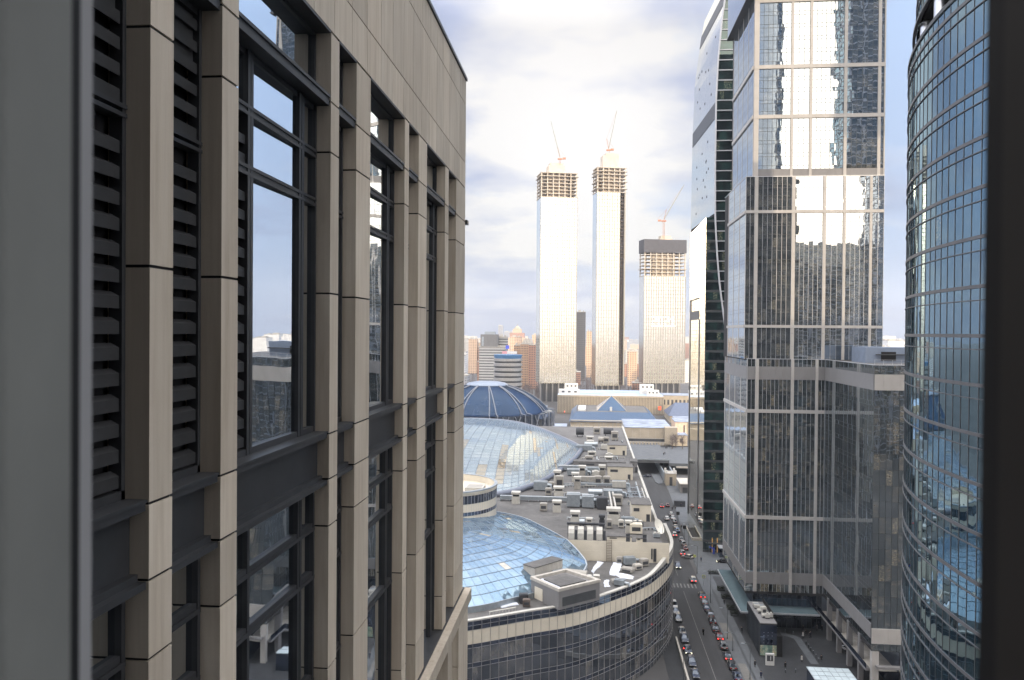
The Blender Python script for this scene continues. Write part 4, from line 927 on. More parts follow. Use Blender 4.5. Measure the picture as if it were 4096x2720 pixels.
U = [
 ('house', 12.7, 345, 8.2, 6, 4.2, 'wide windowless plant room by the parapet, the farther of the two beside the road', 'cream'),
 ('house', 11.8, 288, 9.0, 7, 4.6, 'wide windowless plant room by the parapet, the nearer of the two beside the road', 'cream'),
 ('house', 4.6, 306, 20, 4.5, 3.0, 'long low grey wall-like plant room crossing the mall roof', 'pier_grey'),
 ('house', 15.2, 227, 5.4, 9, 4.6, 'square beige roof house right behind the satellite dish', 'cream'),
 ('house', 17.6, 304, 2.6, 7, 4.0, 'narrow grey roof house against the parapet at the end of the long low plant room', 'pier_grey'),
 ('hood', 1.0, 380, 3.2, 2.5, 3.0, 'small white cowl far back on the mall roof, left of a pale box', 'roof_white'),
 ('box', 1.2, 370, 3.4, 2.4, 2.2, 'flat white box far back just in front of a small white cowl', 'roof_white'),
 ('tank', 6.2, 378, 2.4, 2.2, 3.0, 'round topped pale tank far back on the roof beside a square box', 'roof_unit'),
 ('box', 8.8, 379, 2.8, 2.6, 2.8, 'square beige vent box far back beside a round topped tank', 'roof_unit'),
 ('fan', 7.7, 357, 3.4, 2.2, 2.2, 'white twin fan unit behind the farther plant room', 'roof_white'),
 ('box', 1.8, 338, 3.6, 2.4, 2.0, 'low white vent box just right of the tip of the eye-shaped roof', 'roof_white'),
 ('box', .6, 321, 3.4, 2.8, 2.6, 'grey vent box near the left end of the long low plant room', 'roof_unit'),
 ('fan', 9.0, 330, 2.8, 2.2, 2.4, 'pale fan unit in front of the farther plant room', 'roof_white'),
 ('hood', 8.6, 320, 3.0, 2.6, 2.8, 'white cowl just behind the long low plant room', 'roof_white'),
 ('box', -4.7, 302, 3.2, 2.2, 1.6, 'low pale box tucked under the eye-shaped roof rim at the long low plant room', 'roof_unit'),
 ('hood', -1.9, 286, 2.3, 2.3, 4.6, 'tall beige ventilation shaft, left one of two before the long low plant room', 'roof_unit'),
 ('hood', 5.3, 287, 2.2, 2.2, 4.8, 'tall beige ventilation shaft, right one of a pair beside the nearer plant room', 'roof_unit'),
 ('fan', 3.0, 285, 2.6, 2.4, 2.8, 'white fan unit between two tall beige ventilation shafts', 'roof_white'),
 ('hood', -4.3, 279, 2.4, 2.4, 3.2, 'white capped shaft in line with a long pale duct', 'roof_white'),
 ('hood', -3.4, 266, 2.2, 2.2, 4.2, 'grey vent tower with open louvres in the middle of the roof', 'roof_unit'),
 ('hood', -10.6, 276, 2.4, 2.4, 4.4, 'tall white shaft close under the rim of the eye-shaped roof', 'roof_white'),
 ('box', -9.4, 265, 2.6, 2.4, 4.4, 'tall plain beige box right of the eye-shaped roof rim', 'roof_unit'),
 ('ahu', -15.6, 262, 4.6, 3, 3.0, 'grey air handler half hidden under the near rim of the eye-shaped roof', 'galv'),
 ('box', -12.2, 264, 1.9, 1.9, 2.4, 'small beige box beside a grey air handler under the eye-shaped roof', 'roof_unit'),
 ('box', -12.6, 254.5, 2.0, 2.0, 2.2, 'short beige box standing alone in front of the tall plain one', 'roof_unit'),
 ('hood', -9.2, 253, 3.0, 2.6, 3.2, 'broad white vent with dark slots in the open middle of the roof', 'roof_white'),
 ('box', 3.7, 274, 2.4, 2.4, 3.0, 'square grey box at the end of a long pale duct', 'roof_unit'),
 ('box', 6.7, 274, 2.3, 2.3, 3.0, 'pale box beside a square grey box near the nearer plant room', 'roof_unit'),
 ('ahu', 10.8, 269.5, 4.6, 2.6, 2.4, 'pale air handler left of the roof stair recess', 'roof_white'),
 ('box', 9.2, 242.5, 3.0, 2.6, 3.2, 'beige box beside two upright white pipes', 'roof_unit'),
 ('hood', -8.9, 231, 2.4, 2.2, 3.4, 'white vent with a dark throat near the glass roof edge', 'roof_white'),
 ('hood', -22.0, 241, 2.4, 2.4, 3.6, 'white topped vent behind the drum tower', 'roof_white'),
 ('box', -12.9, 232, 2.1, 2.1, 2.2, 'small gabled beige box alone on the open roof', 'roof_unit'),
 ('ahu', -4.2, 239, 4.0, 4.2, 4.0, 'big grey air handler with pipes, left one of two left of the dark cubic unit', 'galv'),
 ('ahu', .2, 238.5, 3.6, 4.2, 3.6, 'big grey air handler with pipes, right one of two left of the dark cubic unit', 'galv'),
 ('box', 4.5, 237, 3.2, 3, 3.4, 'dark cubic unit in the middle of the mall roof', 'dark_unit'),
 ('tank', 2.6, 254, 4.5, 3, 2.4, 'grey horizontal tank behind the dark cubic unit', 'galv'),
 ('ahu', 8.2, 254, 6.0, 3.6, 2.4, 'long blue-grey unit behind the two upright pipes', 'galv'),
 ('tank', -4.0, 400, 4.0, 4, 4.4, 'dark round unit at the far end of the mall roof', 'dark_unit'),
 ('box', 4.7, 412, 3.6, 3, 3.4, 'pale box at the far end of the mall roof', 'roof_unit'),
 ('tank', 10.5, 405, 5.0, 4, 4.0, 'dark tank at the far right end of the mall roof', 'dark_unit'),
 ('box', 13.2, 389, 3.4, 3, 4.4, 'beige box by the parapet at the far end of the mall roof', 'roof_unit'),
 ('ahu', -1.5, 352, 7.0, 3.2, 2.6, 'dark grey air handler just beyond the tip of the eye-shaped roof', 'galv'),
 ('tank', 1.5, 362, 6.0, 3, 2.6, 'blue-grey tank behind the dark air handler near the eye tip', 'galv'),
 ('ahu', -3.8, 291, 7.5, 3.2, 2.4, 'rounded grey air handler right beside the eye-shaped roof rim', 'galv'),
 ('ahu', 1.2, 297, 6.0, 3, 2.2, 'blue-grey unit directly in front of the long low plant room', 'galv'),
 ('hood', -3.3, 216.2, 2.4, 2.2, 3.8, 'white gate-shaped vent frame at the mall roof edge near the glass dome', 'roof_white'),
 ('tank', -1.4, 214.8, 1.4, 1.4, 1.9, 'small round grey tank beside the gate-shaped vent frame', 'galv'),
 ('hood', .6, 214.6, 1.5, 1.5, 2.4, 'small white capped vent right of a round grey tank', 'roof_white'),
 ('hood', 4.0, 213.5, 1.5, 1.5, 3.6, 'dark topped square chimney above the row of cowls', 'dark_unit'),
 ('hood', 11.0, 209.5, 1.7, 1.7, 3.2, 'beige chimney with a white mouth behind the beige wall', 'roof_white'),
 ('box', 12.9, 208.8, 3.2, 2.6, 2.6, 'plain beige box by the wall top, right of a beige chimney', 'cream'),
 ('house', 8.2, 200.6, 6.2, 1.2, 1.2, 'low beige upstand along the top of the beige wall', 'cream'),
 ('house', 13.7, 200.4, 2.4, 1.0, 1.0, 'short beige upstand on the wall top beside the longer one', 'cream'),
 ('fan', 18.0, 205, 1.8, 1.2, 1.1, 'small dark condenser by the sweeping white parapet', 'galv'),
 ('ahu', 11.4, 220.5, 3.6, 2.2, 1.5, 'pale blue flat unit left of the square beige roof house', 'galv'),
 ('hood', 7.3, 219, 3.4, 2.6, 4.4, 'tall white manifold where two upright pipes come down', 'roof_white'),
 ('box', 6.0, 213.2, 1.4, 1.4, 2.4, 'narrow grey box in the pipe clutter behind the beige wall', 'roof_unit'),
 ('box', 9.2, 214.6, 1.5, 1.5, 2.0, 'small white box in the pipe clutter behind the beige wall', 'roof_white'),
 ('fan', 13.8, 216.0, 3.0, 1.6, 1.4, 'dark flat condenser in front of the square beige roof house', 'dark_unit'),
]
for k, x, y, sx, sy, sz, lb, mt in U: unit(k, x, y, Zr, sx, sy, sz, lb, 0.0, mt)
unit('duct', -16.8, 244.5, Zr, 21, 1.4, 1.1, 'long blue-grey duct running right from behind the drum tower', mat='galv')
unit('duct', 4.5, 270.5, Zr, 14, .9, .7, 'thin pale duct across the middle of the mall roof', mat='galv')
unit('duct', .2, 278.0, Zr, 6.2, 2, 1.6, 'thick pale duct between a capped shaft and a grey box', mat='roof_unit')
unit('duct', 2.0, 242.0, Zr, 9.5, .9, .8, 'galvanised duct in front of the dark cubic unit', mat='galv')
unit('duct', -7.2, 300.2, Zr, 8, 2.2, 1.6, 'grey duct along the foot of the long low plant room', mat='galv')
for x, lb in ((7.0, 'left'), (8.1, 'right')):
    c = MB(); c.tube([(x, 252, Zr + 1.0), (x, 251, Zr + 2.2), (x, 221, Zr + 3.6), (x, 220, Zr + 2.4)], .28, 8); o = c.build('roof_pipe', M['roof_white'], smooth=True); tag(o, f'white pipe running towards the tall manifold, {lb} one of the pair', 'pipe')
# row of white cowls with dark gaps at the top of the wall
for k, x in enumerate((-4.0, -1.6, .8, 3.2)):
    t = thing('angled_cowl', ['white angled air intake cowl, first from the glass dome', 'white angled air intake cowl, second from the glass dome', 'white angled air intake cowl, third from the glass dome', 'white angled air intake cowl, nearest the wall ladder'][k], 'intake cowl', (x, 200.6, 27), 0, 'air intake cowls in a row at the wall top')
    c = MB(); pr = [(0, 0), (0, 1.6), (.5, 2.6), (2.0, 3.0), (2.0, 0)]
    a = [(-.75, y, z) for y, z in pr]; b_ = [(.75, y, z) for y, z in pr]
    c.face(list(reversed(a)) if False else a); c.face(list(reversed(b_)))
    for i in range(5): j = (i + 1) % 5; c.face([a[j], a[i], b_[i], b_[j]])
    local(c.build('hood', M['roof_white'], t)); c = MB(); c.cbox(1.2, .3, 0, .7, .5, 2.4); local(c.build('dark_throat', M['dark_unit'], t))
t = thing('pipe_gantry', 'dark pipe rack above the row of white cowls', 'pipe rack', (0, 203, 27))
c = MB(); c.tube([(-5.2, 203, 30.6), (4.6, 203, 30.6)], .3, 8); c.tube([(-5.2, 203.8, 30.2), (3.6, 203.8, 30.2)], .2, 8); c.build('pipe', M['dark_unit'], t)
for x in (-5, -2, 1, 4): c = MB(); c.box(x, 203.2, 27, x + .18, 203.4, 30.5); c.build('post', M['dark_unit'], t)
# satellite dish
t = thing('satellite_dish', 'large cream satellite dish at the mall roof corner above the road', 'satellite dish', (18.8, 212.7, 27))
c = MB(); n = 28; ax = V3((.74, -.50, .45)).normalized(); sx_ = V3((-ax.y, ax.x, 0)).normalized(); up = ax.cross(sx_)
ctr = V3((18.9, 211.4, 28.3)); rings = []
for j in range(5):
    r = 2.05 * j / 4; rings.append([ctr + ax * (.22 * r * r * .5) + (sx_ * math.cos(2 * math.pi * k / n) + up * math.sin(2 * math.pi * k / n)) * r for k in range(n)])
for j in range(4):
    for k in range(n):
        k2 = (k + 1) % n; c.face([rings[j][k], rings[j][k2], rings[j + 1][k2], rings[j + 1][k]] if j else [rings[0][0], rings[1][k2], rings[1][k]])
c.build('reflector', plain('cream_dish', (.72, .70, .64), .5, 0, .05), t, smooth=True)
c = MB(); c.tube([ctr, ctr - ax * .9 - V3((0, 0, .9))], .18, 8); c.cyl(18.2, 213, 26.9, 27.3, .5); c.build('mount', M['galv'], t)
c = MB(); c.tube([ctr - up * 1.9 + ax * .45, ctr + ax * 1.8], .06, 6); c.build('feed_arm', M['galv'], t)
# hotel roof: square penthouse, plant, snow
t = thing('roof_penthouse', 'square grey penthouse with a raised rim and snow inside, on the curved hotel roof', 'penthouse', (-5.2, 170, 22))
P4 = [(-5.75, 163.0), (2.85, 170.4), (-4.65, 177.2), (-12.1, 170.4)]
c = MB(); c.prism(P4, 22, 25.9); c.build('wall', M['pier_grey'], t)
def scale_poly(p, k): mx = sum(q[0] for q in p) / len(p); my = sum(q[1] for q in p) / len(p); return [(mx + (q[0] - mx) * k, my + (q[1] - my) * k) for q in p]
c = MB(); ou, inr = scale_poly(P4, 1.03), scale_poly(P4, .88)
for i in range(4): j = (i + 1) % 4; c.prism([ou[i], ou[j], inr[j], inr[i]], 25.9, 26.5)
c.build('rim', M['concrete'], t)
c = MB(); c.prism(scale_poly(P4, .62), 25.9, 26.2); c.build('hatch', M['roof'], t)
c = MB(); c.face([(-11, 170.2, 25.93), (-5.8, 165.0, 25.93), (-4.4, 166.3, 25.93), (-9.0, 171.5, 25.93)]); c.build('snow', M['snow'], t)
wq = W((-12.1, 170.4), (-5.75, 163.0)); c = MB(); wbox(c, wq, 1.4, 4.2, 22.2, 24.8, 0, .05); wq2 = W((-5.75, 163.0), (2.85, 170.4)); c2 = MB(); wbox(c2, wq2, 1.0, 10.2, 22.6, 24.5, 0, .05)
c.build('pale_panel', M['cream'], t); c2.build('louvre_panel', M['mullion_dark'], t)
t = thing('roof_plant_room', 'plain grey brown plant room behind the square penthouse', 'plant room', (-10.5, 180, 22))
c = MB(); c.prism([(-14.3, 176.6), (-11.5, 174.2), (-5.6, 181.3), (-8.2, 183.6)], 22, 27.2); c.build('wall', M['concrete'], t); c = MB(); c.prism(scale_poly([(-14.3, 176.6), (-11.5, 174.2), (-5.6, 181.3), (-8.2, 183.6)], 1.03), 27.2, 27.4); c.build('roof', M['roof'], t)
for lb, kind, x, y, sx, sy, sz, mt in (
  ('fat grey duct cluster between penthouse and plant room', 'ahu', -6.3, 179.2, 3.4, 2.6, 3.4, 'galv'), ('pale duct elbow behind the penthouse', 'tank', -2.3, 180.6, 5.0, 2.2, 3.2, 'roof_unit'),
  ('grey fan behind the right corner of the penthouse', 'fan', .6, 178.0, 2.4, 1.8, 2.6, 'galv'), ('rusty brown pipe stack at the right corner of the penthouse', 'hood', 2.2, 175.0, 1.2, 1.2, 4.0, 'raw_concrete'),
  ('dark unit at the left foot of the penthouse', 'box', -13.4, 166.6, 1.8, 1.5, 1.9, 'dark_unit'), ('red brown crate at the left foot of the penthouse', 'box', -12.6, 164.4, 1.6, 1.3, 1.5, 'bark'),
  ('grey pump among rooftop clutter below the beige wall', 'ahu', 10.6, 197.2, 2.8, 2.0, 2.0, 'galv'), ('low stack of grey slabs in the clutter beside the L-shaped snow', 'box', 9.9, 191.2, 3.0, 2.0, 1.0, 'roof_unit'),
  ('grey cabinet in front of the roof door', 'box', 14.2, 196.6, 2.0, 1.6, 1.8, 'roof_unit'), ('white dome-shaped vent near the roof door', 'tank', 17.4, 201.5, 1.8, 1.8, 2.0, 'roof_white'),
  ('pallet of beige blocks behind the smallest snow patch', 'box', 7.0, 182.2, 2.4, 1.6, 0.9, 'roof_unit'), ('grey machine by the parapet right of the penthouse', 'ahu', 7.6, 180.4, 2.4, 1.4, 1.5, 'galv'),
  ('brown crate pile in the middle of the rooftop clutter', 'box', 12.4, 193.4, 2.0, 1.6, 1.3, 'concrete'), ('small grey box at the far corner of the clutter', 'box', 8.2, 198.0, 1.4, 1.2, 1.6, 'roof_unit')):
    unit(kind, x, y, 22.0, sx, sy, sz, lb, random.uniform(-.5, .5), mt)
for n_, (poly, lb) in enumerate((([(2.6, 201.3 - 2), (4.2, 198.1), (1.7, 188.6), (1.2, 190.4)], 'long snow patch at the foot of the beige wall beside the glass dome'),
    ([(6.6, 198.6), (8.7, 199.0), (8.3, 193.9), (7.5, 189.6), (11.0, 187.4), (10.8, 185.6), (7.8, 186.1), (7.3, 187.9), (5.4, 188.3)], 'L-shaped snow patch in the middle of the hotel roof'),
    ([(4.0, 183.6), (5.3, 184.4), (5.2, 179.4), (4.0, 179.0)], 'small snow patch by the right corner of the penthouse'),
    ([(-25.3, 160.6), (-20.0, 163.2), (-19.6, 162.2), (-25.2, 159.4)], 'snow strip along the hotel roof edge, leftmost'),
    ([(-18.1, 164.3), (-14.9, 166.7), (-14.4, 165.2), (-17.7, 163.0)], 'snow heap between the glass dome and the dark roof unit'))):
    # lumpy edge
    pl = []
    for i in range(len(poly)):
        a, b = poly[i], poly[(i + 1) % len(poly)]
        for k in range(5): f_ = k / 5; pl.append((a[0] + (b[0] - a[0]) * f_ + random.gauss(0, .13), a[1] + (b[1] - a[1]) * f_ + random.gauss(0, .13)))
    mx, my = sum(p[0] for p in pl) / len(pl), sum(p[1] for p in pl) / len(pl)
    s_ = sum(pl[i][0] * pl[(i + 1) % len(pl)][1] - pl[(i + 1) % len(pl)][0] * pl[i][1] for i in range(len(pl)))
    if s_ < 0: pl.reverse()
    c = MB(); c.prism(pl, 22.0, 22.10, caps=False); i2 = [(mx + (p[0] - mx) * .8, my + (p[1] - my) * .8) for p in pl]
    for i in range(len(pl)): j = (i + 1) % len(pl); c.face([(*pl[i], 22.1), (*pl[j], 22.1), (*i2[j], 22.22), (*i2[i], 22.22)])
    c.face([(*p, 22.22) for p in i2]); tag(c.build('snow_patch', M['snow']), lb, 'snow patch')
t = thing('roof_safety_rail', 'low pale railing behind the hotel roof edge, at its left end', 'railing', (-17.5, 158.8, 22))
w = W((-19.8, 157.9), (-14.6, 161.2)); c = MB(); wbox(c, w, 0, w.len, 22.85, 22.98, 0, .3); c.build('top_rail', M['roof_white'], t)
c = MB()
for x in lin(.1, w.len - .2, 8): wbox(c, w, x, x + .08, 22, 22.86, .1, .2)
c.build('post', M['roof_white'], t)
t = thing('roof_flag', 'small red marker on a pole at the lower left of the glass dome', 'marker flag', (-24.2, 161.6, 22)); c = MB(); c.cyl(-24.2, 161.6, 22, 24.2, .04, n=6); c.build('pole', M['galv'], t); c = MB(); c.cbox(-24.1, 161.6, 23.2, .35, .08, .9); c.build('marker', plain('red_marker', (0.4, 0.02, 0.03), .6), t)

rr = random.Random(31)
for k in range(64):
    while True:
        x, y = rr.uniform(-16, 17.5), rr.uniform(206, 436)
        if y > 250 and x < -30 + (y - 240) * .26 + 4: continue
        if y > 345 and x < -2: continue
        if (x + 3.5) ** 2 + 0 < 0 or y < 212 and x < 6: continue
        if x < -6 and y < 240: continue
        if abs(y - 345) < 5 and x > 7 or abs(y - 288) < 5 and x > 6 or abs(y - 306) < 4: continue
        break
    kd = k % 4; t = thing(['roof_vent', 'roof_pipe', 'roof_pipe', 'cable_tray'][kd], ['small grey vent stub on the mall roof', 'short pipe run lying on the mall roof', 'short pipe run lying on the mall roof', 'low cable tray on the mall roof'][kd], ['vent', 'pipe', 'pipe', 'cable tray'][kd], (x, y, 27.0), rr.choice((0, 0, math.pi / 2, .3)), ['small vent stubs on the mall roof', 'short pipe runs on the mall roof', 'short pipe runs on the mall roof', 'cable trays on the mall roof'][kd])
    c = MB()
    if kd == 0: c.cyl(0, 0, 0, .9, .22, n=8); local(c.build('pipe', M['galv'], t)); c = MB(); c.cyl(0, 0, .9, 1.15, .42, .3, n=8); local(c.build('cap', M['roof_unit'], t))
    elif kd < 3:
        l = rr.uniform(3, 8); c.tube([(-l / 2, 0, .1), (-l / 2, 0, .6), (l / 2, 0, .6), (l / 2, 0, .1)], .14, 6); local(c.build('pipe', M['galv' if k % 3 else 'roof_white'], t)); c = MB()
        for q in range(int(l)): c.cbox(-l / 2 + .5 + q, 0, 0, .12, .4, .48)
        local(c.build('supports', M['dark_unit'], t))
    else:
        l = rr.uniform(4, 9); c.cbox(0, 0, .25, l, .5, .12); local(c.build('tray', M['galv'], t)); c = MB()
        for q in range(int(l / 1.5)): c.cbox(-l / 2 + .7 + q * 1.5, 0, 0, .15, .45, .25)
        local(c.build('feet', M['dark_unit'], t))

# ------------------------------------------------------------------ exhibition grounds beyond the mall
t = thing('exhibition_pavilion', 'wide ribbed pavilion with a flat snowy roof below the unfinished towers', 'pavilion', (22, 800, 0))
c = MB(); c.box(-30, 771, 0, 73.5, 850, 18.2); c.build('wall', plain('dark_pavilion_wall', (0.16, 0.14, 0.12), .7), t)
c = MB(); w = W((-30, 771), (73.5, 771))
for k in range(70): wbox(c, w, k * 1.485, k * 1.485 + .75, 1.5, 17.2, 0, .9)
c.build('rib_fins', M['tan_wall'], t); c = MB(); wbox(c, w, -.3, w.len + .3, 17.2, 18.7, -.2, 1.1); c.build('cornice', M['tan_wall'], t)
c = MB(); c.box(-30, 770.5, 18.25, 73.5, 850, 18.5); c.build('roof', plain('snowy_roof', (.26, .32, .42), .8, 0, .35, (.05, .08, .1)), t)
for x0, x1, y, z1, lb in ((-24, -10.5, 800, 28, ''), (-29.5, -9, 788, 23, ''), (52, 66, 800, 28, ''), (58, 70, 785, 23.5, '')):
    c = MB(); c.box(x0, y, 18.5, x1, y + 8, z1); o = c.build('roof_house', M['white'], t); c = MB()
    for k in range(3): c.box(x0 + (x1 - x0) * (.15 + .3 * k), y - .1, z1 - 3.2, x0 + (x1 - x0) * (.28 + .3 * k), y, z1 - 1.5)
    c.build('window', M['dark_unit'], o)
c = MB(); c.box(-24, 770.3, 1.5, -22.5, 770.6, 3); c.box(68, 770, 5.5, 70.6, 770.4, 9); c.build('red_sign', emis('red_lamp', (1, .12, .05), .6), t)
t = thing('pyramid_hall', 'low blue roofed hall crowned by a blue glass pyramid', 'pavilion', (20, 650, 0))
c = MB(); c.box(-13.5, 606, 0, 53, 700, 12.4); c.build('wall', M['tan_wall'], t)
c = MB(); lo = [(-14.5, 604.5), (54, 604.5), (54, 702), (-14.5, 702)]; hi = [(-9.5, 634), (48.5, 634), (48.5, 692), (-9.5, 692)]
for i in range(4): j = (i + 1) % 4; c.face([(*lo[i], 11.6), (*lo[j], 11.6), (*hi[j], 16.4), (*hi[i], 16.4)])
c.build('sloping_roof', M['blue_roof'], t); c = MB(); c.prism(hi, 15.8, 16.2); c.build('flat_roof', M['roof'], t)
c = MB(); ap = (19.6, 664, 27.2); pb = [(7.2, 644), (31.4, 644), (31.4, 684), (7.2, 684)]
for i in range(4): j = (i + 1) % 4; c.face([(*pb[i], 16.3), (*pb[j], 16.3), ap])
p_ = c.build('pyramid', M['blue_roof'], t); c = MB()
for q in pb: c.tube([(*q, 16.3), ap], .3, 5)
c.build('ridge_bars', M['tan_wall'], p_)
c = MB(); c.cbox(18.6, 643, 16.2, 1.8, 1.4, 3.4); c.build('roof_vent', M['white'], t)
c = MB(); c.box(-8, 640, 16.2, -2, 676, 17.6); c.build('skylight', M['white'], t)
for x0, x1, y in ((-13, 40, 600),):
    c = MB(); rnd_ = random.Random(3)
    for k in range(40): c.cbox(x0 + k * 1.33, y + rnd_.uniform(-2, 2), 8.5, rnd_.uniform(.3, 1.0), .8, rnd_.uniform(.5, 3.2), 0, k % 2)
    c.box(x0, y - 3, 0, x1, y + 4, 8.5, 1); c.build('roof_plant', [M['roof_unit'], M['tan_wall']], t)
t = thing('exhibition_hall', 'beige panelled hall with a snow covered flat roof at the end of the road terrace', 'hall', (38, 545, 0))
c = MB(); c.box(24.3, 520, 0, 54.5, 570, 17.8); c.build('wall', M['concrete'], t); c = MB(); w = W((24.3, 520), (54.5, 520))
for k in range(6): wbox(c, w, k * 5.03 + .08, k * 5.03 + 4.95, 11.2, 17.8, 0, .12)
c.build('panel', M['tan_wall'], t); c = MB(); wbox(c, w, 0, w.len, 8.9, 10.6, 0, .08); c.build('window_band', M['dark_unit'], t)
c = MB(); c.box(24, 519.6, 17.8, 54.8, 570, 18.05); c.build('snowy_roof', M['shaded_old_snow'], t)
c = MB(); c.box(50, 516, 8, 58, 524, 18.6); c.build('annex', M['tan_wall'], t)
t = thing('corner_house', 'peach coloured building with dark side windows beside the mirror tower', 'building', (70, 600, 0))
c = MB(); c.box(65.5, 598, 0, 74, 625, 13.2); c.build('wall', plain('peach_wall', (.55, .42, .33), .8), t); c = MB(); c.box(65.2, 597.6, 13.2, 74.4, 625, 13.7); c.build('roof', M['shaded_old_snow'], t)
c = MB(); c.box(71.6, 597.9, 4, 72.6, 598, 11); c.build('window', M['dark_unit'], t)
t = thing('dark_gabled_hall', 'dark steep roofed hall right of the ribbed pavilion', 'hall', (84, 760, 0))
c = MB(); c.box(73, 712, 0, 100, 760, 6); c.build('wall', M['tan_wall'], t); c = MB()
c.face([(72, 711, 6), (101, 711, 6), (92, 736, 16), (80, 736, 16)]); c.face([(72, 761, 6), (72, 711, 6), (80, 736, 16)]); c.face([(101, 711, 6), (101, 761, 6), (92, 736, 16)]); c.face([(101, 761, 6), (72, 761, 6), (80, 736, 16), (92, 736, 16)]); c.build('roof', plain('slate_blue_roof', (.07, .09, .14), .6), t)
for i, (x, y, sx, sy, h, lb) in enumerate(((-24, 590, 16, 20, 10, 'low grey hall left of the pyramid hall'), (82, 650, 22, 40, 10, 'low snowy roofed shed right of the pyramid hall'), (90, 820, 30, 30, 17, 'snowy roofed hall in the gap right of the third tower'), (-50, 700, 26, 30, 13, 'snowy roofed annex between the blue dome and the first tower'), (64, 560, 10, 14, 9, 'small pale block beside the panelled hall'))):
    t = thing('exhibition_shed', lb, 'hall', (x, y, 0)); c = MB(); c.box(x - sx / 2, y - sy / 2, 0, x + sx / 2, y + sy / 2, h); c.build('wall', M['tan_wall'], t); c = MB(); c.box(x - sx / 2 - .3, y - sy / 2 - .3, h, x + sx / 2 + .3, y + sy / 2 + .3, h + .3); c.build('snowy_roof', M['shaded_old_snow'], t)
    c = MB()
    for k in range(int(sx / 4)): c.box(x - sx / 2 + 1 + k * 4, y - sy / 2 - .06, h * .45, x - sx / 2 + 3 + k * 4, y - sy / 2 - .01, h * .75)
    c.build('window', M['dark_unit'], t)
# terrace over the road with its ramp walls
t = thing('road_terrace', 'pale paved terrace bridging the end of the road', 'terrace', (36, 480, 0))
c = MB(); c.box(26.4, 449.5, 6.4, 46, 519.5, 8.0); c.box(46, 449.5, 4.8, 80, 519.5, 6.4); c.build('deck', M['paving'], t)
c = MB(); c.box(26.4, 449.2, 7.9, 46, 449.5, 8.6); c.build('deck_edge', M['galv'], t)
c = MB(); c.box(26.4, 516, 0, 80, 519, 6.4); c.build('back_wall', M['dark_unit'], t)
c = MB(); c.box(41.2, 430, 0, 41.7, 505, 4.6); c.build('ramp_wall', M['galv'], t); c = MB(); c.box(46.0, 432, 0, 46.6, 492, 4.6); c.build('ramp_wall', M['galv'], t)
c = MB(); c.box(50, 448.6, 3.9, 80, 449.4, 4.8); c.build('beam', M['concrete'], t)
c = MB()
for k in range(16): c.box(27 + k * 2, 512, 8, 28 + k * 2, 513, 9.4)
c.build('stall_row', M['tan_wall'], t)
t = thing('traffic_island', 'pale curved traffic island where the road goes under the terrace', 'traffic island', (37, 436, 0))
c = MB(); c.prism([(36.0, 449), (36.3, 424), (37.4, 419), (39.5, 420), (40.6, 430), (40.8, 449)], 0, .3); c.build('kerb', M['paving'], t)
t = thing('entrance_kiosk', 'small white cornered kiosk building on the pavement near the terrace', 'kiosk', (43, 418, 0))
c = MB(); c.box(41.0, 416, 0, 46.4, 424, 6.2); c.build('wall', M['tan_wall'], t); c = MB()
for x, y in ((41, 416), (45.6, 416), (41, 423.2), (45.6, 423.2)): c.box(x - .1, y - .1, 6.2, x + .9, y + .9, 8.0)
c.build('corner_post', M['white'], t); c = MB(); c.box(42.9, 415.95, .1, 44.4, 416, 4.6); c.build('door', M['dark_unit'], t); c = MB(); c.box(40.8, 415.8, 6.2, 46.6, 424.2, 6.5); c.build('roof', M['roof_unit'], t)
t = thing('service_block', 'low grey service block with a flat canopy beside the white cornered kiosk', 'building', (50, 405, 0))
c = MB(); c.box(46.6, 398, 0, 62, 412, 4.4); c.build('wall', M['pier_grey'], t); c = MB(); c.box(46, 397, 4.4, 62.5, 413, 4.9); c.build('roof', M['concrete'], t); c = MB(); c.box(47.5, 397.9, .2, 52, 398, 2.8); c.build('opening', M['dark_unit'], t)

